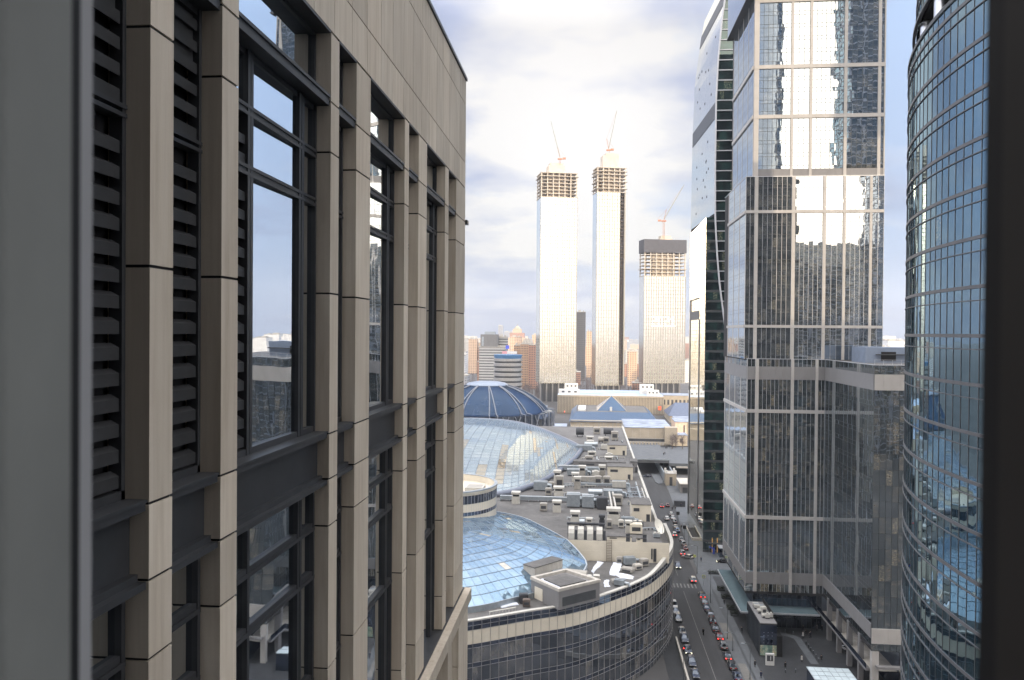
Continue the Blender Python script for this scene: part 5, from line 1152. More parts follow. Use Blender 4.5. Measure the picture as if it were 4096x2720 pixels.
# ------------------------------------------------------------------ three unfinished towers
def cap_tower(FLx, FLy, tdeg, w, d, zg0, zg1, zf, label, hoist=None, screen=None, core=None, bays=7, seed=1):
    rg = random.Random(seed); t = thing('unfinished_tower', label, 'tower', (FLx, FLy, 0)); th = R(tdeg)
    u = V3((math.cos(th), math.sin(th), 0)); v = V3((-math.sin(th), math.cos(th), 0)); FL = V3((FLx, FLy, 0))
    FR = FL + u * w; BL = FL + v * d; BR = FR + v * d
    gw = hoist[0] if hoist else w
    wF = W(FL, FL + u * gw); wL = W(BL, FL); wR = W(FR, BR); wB = W(BR, BL)
    fl = 4.1
    for w_, nm in ((wF, 'front_glazing'), (wL, 'side_glazing'), (wR, 'side_glazing'), (wB, 'rear_glazing')):
        q = MB(); n = max(4, round(w_.len / 2.9)); xs = lin(0, w_.len, n); zs = lin(zg0, zg1, round((zg1 - zg0) / fl)); panes(q, w_, xs, zs, 0, .0015); q.build(nm, M['white_tower_glass'], t)
    for w_ in (wF,):
        f = MB(); n = max(4, round(w_.len / 2.9))
        for x in lin(0, w_.len, n): wbox(f, w_, x - .32, x + .32, zg0 - 1, zg1, 0, .5)
        for z in lin(zg0, zg1, round((zg1 - zg0) / fl)): wbox(f, w_, 0, w_.len, z - .22, z + .22, 0, .25)
        f.build('facade_fins', M['cream_fin'], t)
    poly = [(p.x, p.y) for p in (FL, FR, BR, BL)]
    c = MB(); c.prism([(p.x, p.y) for p in (FL + u * .4 + v * .4, FL + u * (gw - .4) + v * .4, FL + u * (gw - .4) + v * (d - .4), BL + u * .4 - v * .4)], zg0, zg1); c.build('core_wall', M['joint'], t)
    # legs below the glass
    for k in range(bays):
        p = FL + u * (w * (k + .2) / bays) + v * 1.5; c = MB(); c.cbox(p.x, p.y, 0, 1.6, 1.6, zg0, th); c.build('leg', M['pier_grey'], t)
    c = MB(); p = FL + u * (w / 2) + v * (d / 2); c.cbox(p.x, p.y, 0, w * .8, d * .7, zg0, th); c.build('base_wall', M['dark_unit'], t)
    # open concrete floors
    z = zg1; k = 0; n = round((zf - zg1) / 3.9)
    for k in range(n + 1):
        z = zg1 + (zf - zg1) * k / n; c = MB(); ex = rg.choice((0.4, .4, 1.6)) if 0 < k < n else .6
        c.cbox(p.x, p.y, z, w + 2 * ex, d + 2 * ex, .55, th); c.build('floor_slab', M['raw_concrete'], t)
    for k in range(bays + 1):
        for vv in (.6, d - .6):
            q = FL + u * (.6 + (w - 1.2) * k / bays) + v * vv; c = MB(); c.cbox(q.x, q.y, zg1, 1.1, 1.1, zf - zg1, th); c.build('column', M['raw_concrete'], t)
    c = MB(); c.cbox(p.x, p.y, zg1, w * .55, d * .5, zf - zg1, th); c.build('lift_core', M['raw_concrete'], t)
    if core: 
        c = MB(); q = FL + u * (w * core[0]) + v * (d / 2); c.cbox(q.x, q.y, zf, w * core[1], d * .6, core[2] - zf - 3, th); c.cbox(q.x + core[3], q.y, core[2] - 3, w * core[1] * .8, d * .5, 3, th); c.build('lift_core_top', M['raw_concrete'], t)
    if hoist:
        x0, x1 = hoist; c = MB()
        for z in lin(zg0, zg1, round((zg1 - zg0) / 4.1)): wbox(c, W(FL, FR), x0, x1, z - .3, z + .3, -6, -.6, 0)
        for x in lin(x0 + .4, x1 - .4, 2): wbox(c, W(FL, FR), x - .2, x + .2, zg0, zg1, -.9, -.4)
        c.build('hoist_frame', M['bark'], t); c = MB(); wbox(c, W(FL, FR), x1, w, zg0, zg1, -5, 0); c.build('edge_strip', M['cream_fin'], t)
        c = MB(); wbox(c, W(FL, FR), x0, w, zg0, zg1, -d, -6.2); c.build('recess_wall', M['dark_unit'], t)
    if screen:
        c = MB(); k2 = 1.0; o_ = .8
        for w_ in (W(FL - u * o_ - v * o_, FR + u * o_ - v * o_), W(BL - u * o_ + v * o_, FL - u * o_ - v * o_), W(FR + u * o_ - v * o_, BR + u * o_ + v * o_), W(BR + u * o_ + v * o_, BL - u * o_ + v * o_)):
            n = round(w_.len / 3.4)
            for k in range(n): wbox(c, w_, w_.len * k / n + .05, w_.len * (k + 1) / n - .05, screen[0], screen[1], -.3, 0)
        c.build('safety_screen', plain('dark_safety_screen', (.075, .075, .085), .8), t)
    return t, FL, u, v
M['cream_fin'] = plain('cream_facade_fin', (0.27, 0.26, 0.225), .5, 0, .05)
cap_tower(-55.9, 900, 14, 42.4, 27, 21.8, 236, 264, 'pale tower with an open concrete top, left one of the three unfinished towers', core=(.46, .46, 277, 0), bays=6, seed=2)
cap_tower(8.3, 900, 14, 33.7, 20, 20, 241, 269, 'slimmest and tallest unfinished tower with a dark hoist strip up its right side', hoist=(26.9, 32.4), core=(.5, .55, 287, 2), bays=5, seed=5)
t3, FL3, u3, v3 = cap_tower(62.3, 900, 14, 48.9, 18, 23.4, 145, 173.5, 'shorter unfinished tower wrapped in a dark safety screen at its top', screen=(172, 187), core=(.55, .3, 192, 0), bays=7, seed=9)
# lit windows spelling the year on the third tower
c = MB(); wF = W(FL3, FL3 + u3 * 48.9)
DIG = {'2': ['111', '001', '111', '100', '111'], '0': ['111', '101', '101', '101', '111'], '1': ['010', '110', '010', '010', '111']}
on = emis('white_window_light', (1.0, .97, .86), 4.0); dim = emis('dim_window_light', (1.0, .97, .86), 1.6)
for k, ch in enumerate('2021'):
    for r_, row in enumerate(DIG[ch]):
        for q_, b_ in enumerate(row):
            if b_ == '1': wbox(c, wF, 9.6 + k * 7.3 + q_ * 1.9, 9.6 + k * 7.3 + q_ * 1.9 + 1.2, 98.5 - r_ * 5.2 / 2 * 1.0, 99.3 - r_ * 5.2 / 2 * 1.0, .1, .62, 0 if r_ in (0, 4) else 1)
c.build('lit_year_windows', [on, dim], t3)
def crane(x, y, z0, zc, tip, cw, label):
    t = thing('tower_crane', label, 'crane', (x, y, z0)); c = MB()
    for a in (-.8, .8):
        for b_ in (-.8, .8): c.tube([(x + a, y + b_, z0), (x + a, y + b_, zc)], .14, 4)
    n = int((zc - z0) / 2.4)
    for k in range(n): s = -1 if k % 2 else 1; c.tube([(x - .8 * s, y - .8, z0 + k * 2.4), (x + .8 * s, y - .8, z0 + k * 2.4 + 2.4)], .09, 4)
    c.build('mast', M['orange'], t)
    c = MB(); c.cbox(x, y, zc, 5.5, 2, 1.5); c.cbox(x + cw * .7, y, zc + .3, 3.6, 2, 2.0); c.build('machine_deck', M['orange'], t)
    c = MB(); B0, T0 = V3((x, y, zc + 2)), V3(tip); c.tube([B0, T0], .28, 4); c.tube([B0 + V3((0, 0, 2)), T0], .2, 4)
    for k in range(14): a, b_ = B0.lerp(T0, k / 14), (B0 + V3((0, 0, 2))).lerp(T0, (k + .5) / 14); c.tube([a, b_], .1, 4)
    c.build('jib', M['cream_fin'], t); c = MB(); A = V3((x - cw * .4, y, zc + 14)); c.tube([V3((x, y, zc + 2)), A], .25, 4); c.tube([A, T0], .08, 4); c.tube([A, V3((x + cw, y, zc + 3))], .08, 4); c.build('stay_frame', M['orange'], t)
crane(-35, 912, 270, 281, (-46, 912, 326), 7, 'luffing crane on the left unfinished tower')
crane(21, 910, 283, 290, (30, 910, 336), 6, 'luffing crane on the slimmest unfinished tower')
crane(84.5, 910, 187, 208, (107, 910, 250), -7, 'orange luffing crane above the dark safety screen')

# ------------------------------------------------------------------ the city behind
def hmat(name, wall, win, fx, fz, wfrac=.55, hfrac=.5):
    """Wall with rows of small windows, for blocks a kilometre or more off."""
    m, nt, b = newmat(name); L = nt.links.new; tc = nn(nt, 'ShaderNodeTexCoord'); sp = nn(nt, 'ShaderNodeSeparateXYZ'); L(tc.outputs['Object'], sp.inputs[0])
    h = mth(nt, 'FRACT', mth(nt, 'MULTIPLY', mth(nt, 'ADD', sp.outputs[0], sp.outputs[1]), 1 / fx)); v = mth(nt, 'FRACT', mth(nt, 'MULTIPLY', sp.outputs[2], 1 / fz))
    k = mth(nt, 'MULTIPLY', mth(nt, 'LESS_THAN', h, wfrac), mth(nt, 'LESS_THAN', v, hfrac))
    ge = nn(nt, 'ShaderNodeNewGeometry'); sn = nn(nt, 'ShaderNodeSeparateXYZ'); L(ge.outputs['Normal'], sn.inputs[0]); k = mth(nt, 'MULTIPLY', k, mth(nt, 'LESS_THAN', mth(nt, 'ABSOLUTE', sn.outputs[2]), .5))
    n = nn(nt, 'ShaderNodeTexNoise', i_Scale=.12, i_Detail=3.0); L(tc.outputs['Object'], n.inputs['Vector'])
    c = mixc(nt, .3, wall, ramp(nt, n.outputs[0], [(.3, .6), (.7, 1.0)]), 'MULTIPLY')
    L(mixc(nt, k, c, win), b.inputs['Base Color']); b.inputs['Roughness'].default_value = .8; return m
HM = {'pale': hmat('pale_block', (.50, .47, .43), (.10, .11, .13), 3.2, 3.0), 'peach': hmat('peach_block', (.56, .40, .28), (.15, .11, .09), 3.4, 3.1), 'brick': hmat('brick_block', (.36, .20, .14), (.08, .06, .06), 3.2, 3.2),
      'stripe': hmat('striped_slab', (.40, .40, .40), (.07, .075, .08), 4.0, 3.5, 1.1, .42), 'grey': hmat('grey_block', (.27, .28, .31), (.10, .11, .13), 3.6, 3.2), 'brown': hmat('brown_block', (.40, .26, .17), (.09, .06, .05), 2.2, 3.3, .5, .55), 'white': hmat('white_block', (.66, .65, .64), (.22, .23, .26), 3.4, 3.0), 'dark': hmat('dark_block', (.10, .095, .095), (.05, .05, .055), 2.6, 3.5)}
def block_house(x, y, sx, sy, h, mt, label, rot=0, z0=0, top=None, group=None, name='apartment_block', cat='apartment block', roof=True):
    t = thing(name, label, cat, (x, y, z0), rot, group); c = MB(); c.cbox(0, 0, 0, sx, sy, h); local(c.build('wall', HM[mt], t))
    c = MB(); c.cbox(0, 0, h, sx + .6, sy + .6, 1.0); 
    c.cbox(-sx * .18, 0, h + 1, sx * .3, sy * .5, 3.0); c.cbox(sx * .25, 0, h + 1, sx * .12, sy * .4, 2.2); local(c.build('roof', M['concrete'], t)); return t
# round banded office with a blue crown
t = thing('round_office', 'round office with shiny horizontal bands and a blue crown', 'building', (-84, 815, 0))
c = MB(); z = 2; pr = []
while z < 48: pr += [(14.0, z), (14.0, z + 2.0), (15.1, z + 2.1), (15.1, z + 4.6), (14.0, z + 4.7)]; z += 5.1
c.lathe(pr, -84, 815, 48); c.build('banded_wall', plain('dull_band_metal', (.27, .265, .26), .45, .5), t, smooth=True)
c = MB(); z = 2
while z < 48: c.lathe([(14.05, z + .1), (14.05, z + 1.95)], -84, 815, 48); z += 5.1
c.build('window_band', M['dark_unit'], t); c = MB(); c.lathe([(13.2, 48), (13.2, 51.4), (14.6, 54.5), (15, 56.5), (11, 55), (5, 53.5), (.1, 53.5)], -84, 815, 48); c.build('blue_crown', plain('bright_blue_panel', (.06, .15, .29), .5, .1), t, smooth=True)
c = MB(); c.box(-90, 814, 57.5, -74.5, 815, 60); c.build('sign_board', M['white'], t); c = MB(); c.box(-90.1, 813.9, 57.4, -85, 814, 60.1); c.build('red_letters', plain('faded_red_sign', (.5, .24, .26), .6), t)
c = MB(); c.cyl(-82, 815, 53.5, 66, .35, n=6); c.cyl(-85.5, 815, 53.5, 64, .3, n=6); c.build('mast', M['galv'], t); c = MB(); c.cbox(-84.6, 814, 62.6, 3.6, .6, 3.6); c.build('blue_emblem', plain('blue_emblem', (.06, .09, .5), .5), t)
block_house(-124, 1010, 33, 20, 60, 'stripe', 'big grey slab with horizontal stripes behind the round office', 0, 0)
t = thing('office_slab', 'plain grey upper block rising above the striped slab', 'building', (-129, 1012, 0)); c = MB(); c.box(-139, 1001.5, 60, -117, 1018, 77); c.build('wall', M['pier_grey'], t); c = MB(); c.box(-134, 1003, 77, -121, 1014, 80.5); c.box(-137.5, 1001.3, 62, -135, 1001.5, 74); c.build('roof_plant', M['galv'], t)
block_house(-112, 1024, 11, 14, 73, 'stripe', 'narrow striped block joined to the right of the grey slab')
block_house(-78, 1108, 12, 22, 62, 'brick', 'reddish brown slab beside the first unfinished tower, sunlit')
block_house(-90, 1110, 12, 20, 63, 'brown', 'brown slab with dark window columns left of the reddish one')
block_house(-101, 1112, 9, 18, 61, 'brown', 'leftmost brown slab, half hidden by the round office')
block_house(-12.8, 1310, 15, 20, 114, 'dark', 'dark brown tower between the first two unfinished towers', name='office_tower', cat='tower')
block_house(.8, 1410, 9.5, 16, 82, 'peach', 'sunlit orange tower squeezed in beside the dark brown one', name='apartment_tower', cat='tower')
block_house(66, 1200, 14, 20, 52, 'peach', 'sunlit orange block between the second and third unfinished towers', name='apartment_tower', cat='tower')
block_house(96, 1650, 40, 30, 44, 'pale', 'pale block far behind the gap between the second and third towers')
block_house(82, 1450, 46, 24, 24, 'brick', 'low red roofed row behind the gap between the second and third towers')
rg = random.Random(21)
spec = [(-175, 1050, 18, 20, 48, 'white', 'bright white tower block at the beige building corner'), (-190, 1180, 12, 16, 50, 'white', 'narrow white block left of the bright white one'), (-162, 1200, 16, 20, 34, 'brick', 'low red brick block behind the bright white one'),
        (-222, 1500, 16, 22, 66, 'peach', 'peach block at the left end of the skyline'), (-203, 1510, 18, 22, 58, 'peach', 'lower peach block beside the leftmost one'), (-196, 1440, 14, 18, 52, 'brick', 'small red brick block in front of the peach ones'), (-180, 1490, 12, 20, 62, 'brick', 'red brick block between the peach ones and the grey slab'), (-166, 1420, 9, 14, 72, 'peach', 'narrow orange tower just left of the grey slab'),
        (-150, 1620, 22, 26, 70, 'peach', 'sunlit cream block right of the striped slab'), (-127, 1640, 18, 26, 64, 'pale', 'pale block in the middle behind the round office'), (-112, 1700, 20, 26, 74, 'peach', 'taller sunlit peach block left of the brown slabs'), (-98, 1760, 18, 22, 66, 'pale', 'pale block just above the brown slabs'), (-128, 1180, 16, 16, 50, 'grey', 'grey block squeezed behind the round office'), (-160, 960, 24, 18, 26, 'grey', 'low grey block among the bare trees'),
        (-175, 900, 20, 16, 22, 'pale', 'low pale block nearest the beige building corner'), (-25, 1200, 26, 20, 20, 'brick', 'low brick house below the dark brown tower'), (70, 1050, 24, 16, 14, 'brick', 'low brick house right of the hoist strip tower'), (88, 1150, 18, 16, 26, 'grey', 'grey house behind the gap beside the third tower'), (150, 1300, 50, 26, 36, 'white', 'white block partly hidden by the mirror tower')]
for s in spec: block_house(*s)
t = thing('spired_tower', 'pink stepped tower with a dome on the far skyline', 'tower', (-228, 2500, 0))
for k, (w_, z0, z1) in enumerate(((70, 0, 62), (46, 62, 78), (28, 78, 90))):
    c = MB(); c.cbox(-228, 2500, z0, w_, 40 - 8 * k, z1 - z0); c.build('tier', HM['peach' if k != 1 else 'brick'], t)
c = MB(); c.lathe([(11, 90), (10, 94), (6, 98), (1.2, 101), (.4, 108)], -228, 2500, 16); c.build('dome', M['tan_wall'], t, smooth=True)
block_house(-338, 3000, 18, 18, 104, 'grey', 'lone grey blue tower standing above the left skyline', name='office_tower', cat='tower')
for k in range(92):        # the hazy rows out to the horizon
    y = rg.uniform(1900, 5200); az = rg.uniform(-9.5, 16.5) if k < 70 else rg.uniform(17.0, 21.5); x = y * math.tan(R(az)); hgt = rg.uniform(22, 62) if rg.random() < .85 else rg.uniform(60, 92)
    block_house(x, y, rg.uniform(30, 110), rg.uniform(20, 40), hgt, rg.choice(['pale', 'peach', 'grey', 'white', 'pale', 'brick']), 'tiny hazy city block on the far horizon', rg.uniform(-.4, .4), group='hazy blocks on the horizon')
for k in range(7):
    block_house(620 + k * 45 + rg.uniform(-8, 8), 1750 + rg.uniform(-80, 160), 38, 30, rg.uniform(48, 70), 'white', 'white city block in the gap left of the oval tower', 0, group='white blocks seen in the gap beside the oval tower')

# bare winter trees: one far mass and some single ones
def twigs(mb, x, y, z0, h, r, n, rr):
    mb.tube([(x, y, z0), (x + rr.uniform(-.3, .3), y, z0 + h * .6)], [h * .022, h * .01], 5)
    for k in range(n):
        a = rr.uniform(0, 6.283); el = rr.uniform(.15, 1.0); q = V3((x, y, z0 + h * rr.uniform(.25, .6))); dr_ = V3((math.cos(a) * math.cos(el), math.sin(a) * math.cos(el), math.sin(el)))
        e = q + dr_ * r * rr.uniform(.5, 1.0); s = V3((-math.sin(a), math.cos(a), 0)) * .16
        mb.face([q - s * .5, q + s * .5, e + s * .1, e - s * .1])
        for j in range(4):
            b0 = q.lerp(e, rr.uniform(.3, .9)); e2 = b0 + V3((rr.gauss(0, .5), rr.gauss(0, .5), rr.uniform(.1, .9))).normalized() * r * .35; mb.face([b0 - s * .35, b0 + s * .35, e2])
rr = random.Random(4); c = MB()
for k in range(900):
    y = rr.uniform(720, 1000) if k < 620 else rr.uniform(960, 1250); az = rr.uniform(-9.5, -1.0) if k < 700 else rr.uniform(-1, 6.5); x = y * math.tan(R(az))
    if -110 < x < -66 and 795 < y < 835: continue
    if x > -70 and y < 930: continue
    twigs(c, x, y, 0, rr.uniform(13, 24), rr.uniform(5, 8), 26, rr)
o = c.build('woods', M['twig']); tag(o, 'brown grey mass of bare winter trees behind the blue dome', 'woods', kind='stuff')
def bare_tree(x, y, h, label, group=None, z0=0.0, n=70, s=1):
    rr = random.Random(s * 7 + int(x * 3)); t = thing('bare_tree', label, 'tree', (x, y, z0), 0, group); c = MB(); c.tube([(0, 0, 0), (.05 * h * .2, 0, h * .4), (0, .1, h * .75)], [h * .03, h * .02, h * .008], 7); local(c.build('trunk', M['bark'], t)); c = MB()
    for k in range(n):
        a = rr.uniform(0, 6.283); q = V3((0, 0, h * rr.uniform(.28, .75))); e = q + V3((math.cos(a) * h * .32, math.sin(a) * h * .32, h * rr.uniform(.08, .34))) * rr.uniform(.5, 1); c.tube([q, e], [.06, .02], 4, caps=False)
        for j in range(4): b0 = q.lerp(e, rr.uniform(.3, 1)); c.tube([b0, b0 + V3((rr.gauss(0, .6), rr.gauss(0, .6), rr.uniform(.2, 1))).normalized() * h * .12], [.03, .012], 3, caps=False)
    local(c.build('crown', M['twig'], t)); return t
for k, (x, y, lb) in enumerate(((53.5, 505, 'bare tree at the left side of the terrace clump'), (56.5, 512, 'bare tree in the middle of the terrace clump'), (60, 506, 'bare tree at the right side of the terrace clump'))): bare_tree(x, y, 10, lb, 'bare trees in a clump on the terrace', 6.4, 60, k)

# ------------------------------------------------------------------ unseen towers behind the camera: some added for street shade, others known from reflections
def unseen_tower(x0, y0, x1, y1, h, gl, label, fl=3.8, z0=0):
    t = thing('unseen_high_rise', label, 'tower', ((x0 + x1) / 2, (y0 + y1) / 2, 0))
    q = MB(); b = MB()
    for w_ in (W((x1, y1), (x0, y1)), W((x0, y1), (x0, y0)), W((x0, y0), (x1, y0)), W((x1, y0), (x1, y1))):
        panes(q, w_, lin(0, w_.len, round(w_.len / 3)), lin(z0, h, round((h - z0) / fl)), 0, .003)
        for z in lin(z0, h, round((h - z0) / fl)): wbox(b, w_, 0, w_.len, z - .3, z + .3, 0, .25)
        for x in lin(0, w_.len, round(w_.len / 9)): wbox(b, w_, x - .4, x + .4, z0, h, 0, .3)
    q.build('glazing', M[gl], t); b.build('floor_bands', M['mullion'], t); c = MB(); c.box(x0 + .2, y0 + .2, z0, x1 - .2, y1 - .2, h); c.build('core_wall', M['joint'], t)
unseen_tower(-60, -150, 10, -70, 235, 'far_dark_glass', 'dark glass high-rise added straight behind the viewpoint for shade, mirrored in the glass')
unseen_tower(16, -140, 66, -60, 260, 'oval_glass', 'blue glass high-rise added behind the viewpoint for shade, second from the left in the mirror')
unseen_tower(72, -150, 114, -80, 250, 'far_dark_glass', 'dark high-rise added behind the viewpoint for shade and mirrored in the stepped tower')
unseen_tower(153, -76, 225, -50, 300, 'oval_glass', 'tall blue high-rise mirrored at the right side of the stepped tower', z0=182)
unseen_tower(171, -78, 232, -52, 181.5, 'far_dark_glass', 'dark high-rise mirrored below the tall blue one')
unseen_tower(118, -220, 250, -170, 147, 'far_dark_glass', 'lower dark block mirrored below the bright sky patch')
unseen_tower(-150, -150, -66, -80, 190, 'far_dark_glass', 'broad dark block added unseen behind the beige office building for shade')
unseen_tower(-260, -160, -160, -90, 150, 'far_dark_glass', 'broad low dark block added unseen far behind the beige office building for shade')

# ------------------------------------------------------------------ cars
PAINT = {}
def paint(n, c, metal=0.2):
    if n not in PAINT:
        m, nt, b = newmat('car_paint_' + n); b.inputs['Base Color'].default_value = (*c, 1); b.inputs['Roughness'].default_value = .28; b.inputs['Metallic'].default_value = metal; b.inputs['Coat Weight'].default_value = .3; b.inputs['Coat Roughness'].default_value = .05; PAINT[n] = m
    return PAINT[n]
for n, c in (('black', (.012, .012, .014)), ('navy', (.02, .03, .06)), ('grey', (.12, .125, .13)), ('silver', (.22, .225, .23)), ('white', (.42, .42, .42)), ('maroon', (.10, .02, .02)), ('beige', (.32, .29, .24)), ('blue', (.06, .12, .22))): paint(n, c)
CARGLASS = glass('car_window_glass', (.6, .68, .8), .10, wav=.002, inner=((.008, .009, .01), (.015, .016, .018), (.03, .03, .03)))
def loft(mb, secs, mi=0):
    """secs: list of (y, [(x, z)...]) half profiles from bottom to top; mirrored and skinned."""
    rings = []
    for y, hp in secs: rings.append([(x, y, z) for x, z in hp] + [(-x, y, z) for x, z in reversed(hp)])
    n = len(rings[0])
    for a, b in zip(rings, rings[1:]):
        for k in range(n): k2 = (k + 1) % n; mb.face([a[k2], a[k], b[k], b[k2]], mi)
    mb.face(rings[0], mi); mb.face(list(reversed(rings[-1])), mi)
def car_proto(kind):
    t = bpy.data.objects.new('car', None); COL.objects.link(t)
    suv = kind == 'suv'; H1 = 1.0 if suv else .86; HT = 1.70 if suv else 1.43; W_ = .92 if suv else .88; Lh = 2.25
    b = MB()      # nose at +y
    def s(y, w, zb, zt): return (y, [(w * .86, zb), (w, zb + .18), (w, zt - .22), (w * .93, zt)])
    loft(b, [s(-Lh, W_ * .86, .42, H1 - .06), s(-Lh + .12, W_ * .95, .30, H1 + .02), s(-Lh + .7, W_, .24, H1 + .05), s(-.3, W_, .22, H1 + .02), s(.95, W_, .24, H1 - .0), s(Lh - .55, W_ * .97, .26, H1 - .12), s(Lh - .12, W_ * .90, .32, H1 - .24), s(Lh, W_ * .78, .42, H1 - .34)])
    yb = -Lh + (.14 if suv else .75); rf = W_ * .74
    loft(b, [(yb + .45, [(rf * .95, HT - .12), (rf * .9, HT - .05), (rf * .6, HT - .02), (rf * .3, HT)]), (yb + .75, [(rf, HT - .06), (rf * .95, HT - .02), (rf * .6, HT + .02), (rf * .3, HT + .03)]), (-.1, [(rf, HT - .04), (rf * .95, HT), (rf * .6, HT + .04), (rf * .3, HT + .05)]), (.25, [(rf * .96, HT - .1), (rf * .9, HT - .05), (rf * .6, HT - .02), (rf * .3, HT)])])
    body = b.build('body', paint('black', None), t, smooth=True)
    for sl in body.material_slots: sl.link = 'OBJECT'; sl.material = PAINT['black']
    g = MB(); loft(g, [(yb, [(W_ * .86, H1), (W_ * .84, H1 + .01), (W_ * .6, H1 + .02), (W_ * .3, H1 + .02)]), (yb + .48, [(W_ * .92, H1), (rf * .97, HT - .08), (rf * .6, HT - .03), (rf * .3, HT - .01)]), (-.1, [(W_ * .93, H1), (rf * .985, HT - .05), (rf * .6, HT + .01), (rf * .3, HT + .02)]), (.28, [(W_ * .92, H1), (rf * .95, HT - .12), (rf * .6, HT - .05), (rf * .3, HT - .03)]), (1.15, [(W_ * .84, H1 - .02), (W_ * .82, H1), (W_ * .6, H1 + .02), (W_ * .3, H1 + .02)])])
    g.build('windows', CARGLASS, t)
    for sx in (-1, 1):
        for y in (-1.35, 1.38):
            w = MB(); x0 = sx * (W_ - .13); w.tube([(x0 - .1, y, .33), (x0 + .1, y, .33)], .33, 14); o = w.build('wheel', M['tyre'], t, smooth=True); r_ = MB(); r_.tube([(x0 - .105, y, .33), (x0 + .105, y, .33)], .2, 10); r_.build('rim', M['rim'], o)
        for nm, y, z, mt in (('headlight', Lh - .08, H1 - .36, 'head_off'), ('taillight', -Lh + .0, H1 - .2, 'tail_off')):
            l = MB(); l.cbox(sx * W_ * .66, y, z - .09, .34, .14, .19); o = l.build(nm, M[mt], t, bevel=.03)
            for sl in o.material_slots: sl.link = 'OBJECT'; sl.material = M[mt]
        m_ = MB(); m_.cbox(sx * (W_ + .09), .72, H1 + .02, .18, .12, .13); o = m_.build('wing_mirror', M['tyre'], t)
    for sgn, nm in ((1, 'bumper'), (-1, 'bumper')):
        l = MB(); l.cbox(0, sgn * (Lh - .01), .36, W_ * 1.25, .10, .14); l.build(nm, M['tyre'], t)
    l = MB(); l.cbox(0, -Lh - .02, .62, .5, .03, .12); l.build('number_plate', M['white'], t)
    return t
SED, SUV = car_proto('sedan'), car_proto('suv')
USED = set()
def car(kind, x, y, heading, col, label, tail=False, head=False, group=None):
    src = SED if kind == 'sedan' else SUV
    if src.name in USED: o = copy_tree(src)
    else: o = src; USED.add(src.name)
    o.location = (x, y, 0.01); o.rotation_euler = (0, 0, R(heading)); tag(o, label, 'car', group)
    for ch in o.children:
        st = ch.name.split('.')[0]
        if st == 'body': ch.material_slots[0].material = PAINT[col]
        if st == 'taillight': ch.material_slots[0].material = M['tail' if tail else 'tail_off']
        if st == 'headlight': ch.material_slots[0].material = M['head' if head else 'head_off']
    return o
GR, GL_, GM = 'cars queued along the right kerb', 'cars parked along the left side of the road', 'cars driving on the road'
# keep every copy looking at the untouched originals: place them in order
car('sedan', 35.0, 185.4, 0, 'navy', 'dark blue saloon at the bottom of the right kerb row, nearest the camera', group=GR)
car('suv', 34.8, 191.0, 0, 'black', 'black off-roader, second from the bottom of the right kerb row', group=GR)
car('sedan', 34.7, 196.8, 0, 'black', 'black saloon with glowing brake lights, third from the bottom at the right kerb', True, group=GR)
car('suv', 34.8, 203.0, 0, 'grey', 'grey estate with a roof hatch, fourth from the bottom at the right kerb', group=GR)
car('sedan', 34.8, 209.2, 0, 'maroon', 'dark red car with dim tail lights beside the ribbed pale crossover paving', True, group=GR)
car('sedan', 34.6, 214.8, 0, 'black', 'black car with a bright roof edge, sixth from the bottom at the right kerb', group=GR)
car('suv', 34.7, 220.2, 0, 'black', 'tall black car at the rounded pavement corner', group=GR)
car('sedan', 35.0, 225.8, 0, 'black', 'low black car just beyond the rounded pavement corner', group=GR)
car('sedan', 34.7, 230.8, 0, 'navy', 'navy car with a pale rear window, behind the braking black one', group=GR)
car('sedan', 34.8, 235.8, 0, 'grey', 'grey car nose to tail with the braking black one', group=GR)
car('suv', 34.9, 241.2, 0, 'black', 'black car with red brake lights right after the zebra crossing', True, group=GR)
car('suv', 34.2, 256.4, 0, 'silver', 'silver hatchback braking at the zebra crossing', True, group=GM)
car('suv', 31.0, 270.8, 180, 'navy', 'navy car coming towards us with one bright headlight', False, True, group=GM)
car('sedan', 35.8, 282.6, 62, 'silver', 'silver car turning across towards the pavement', group=GM)
car('suv', 34.4, 287.4, 0, 'grey', 'grey car with strong brake lights beside the turning silver one', True, group=GM)
for i, (y, col, lb) in enumerate(((294.2, 'maroon', 'dark red car parked just beyond the strong brake lights'), (300.3, 'silver', 'silver car in the middle of the far kerb row'), (306.8, 'grey', 'grey car with a white bonnet in the far kerb row'), (320.0, 'blue', 'blue grey car parked opposite the white braking van-like car'), (326.4, 'beige', 'beige roofed car in the far kerb row'), (335.2, 'grey', 'grey car second in the far cluster by the lamp'), (341.9, 'white', 'white roofed car in the far cluster by the lamp'), (348.4, 'silver', 'pale car at the front of the far cluster by the lamp'))):
    car('suv' if i % 2 else 'sedan', 36.3 + (.5 if y > 330 else 0), y, 0, col, lb, group=GR)
car('suv', 34.4, 313.3, 0, 'white', 'white car with red tail lights driving beside the far kerb row', True, group=GM)
car('suv', 34.0, 339.8, 0, 'white', 'white car driving past the far cluster', group=GM)
car('sedan', 34.2, 364.8, 0, 'maroon', 'red car driving away far up the road', True, group=GM)
car('sedan', 36.9, 366.5, 0, 'maroon', 'dark red car parked far up the road at the kerb', False, group=GR)
car('sedan', 33.0, 440.0, 100, 'navy', 'dark car crossing the road mouth below the terrace', False, False, group=GM)
car('sedan', 47.4, 278.4, 90, 'black', 'black car with its headlight on beside the mirror tower entrance', False, True)
car('sedan', 66.0, 204.6, 20, 'white', 'pale car in the shade under the tower walkway')
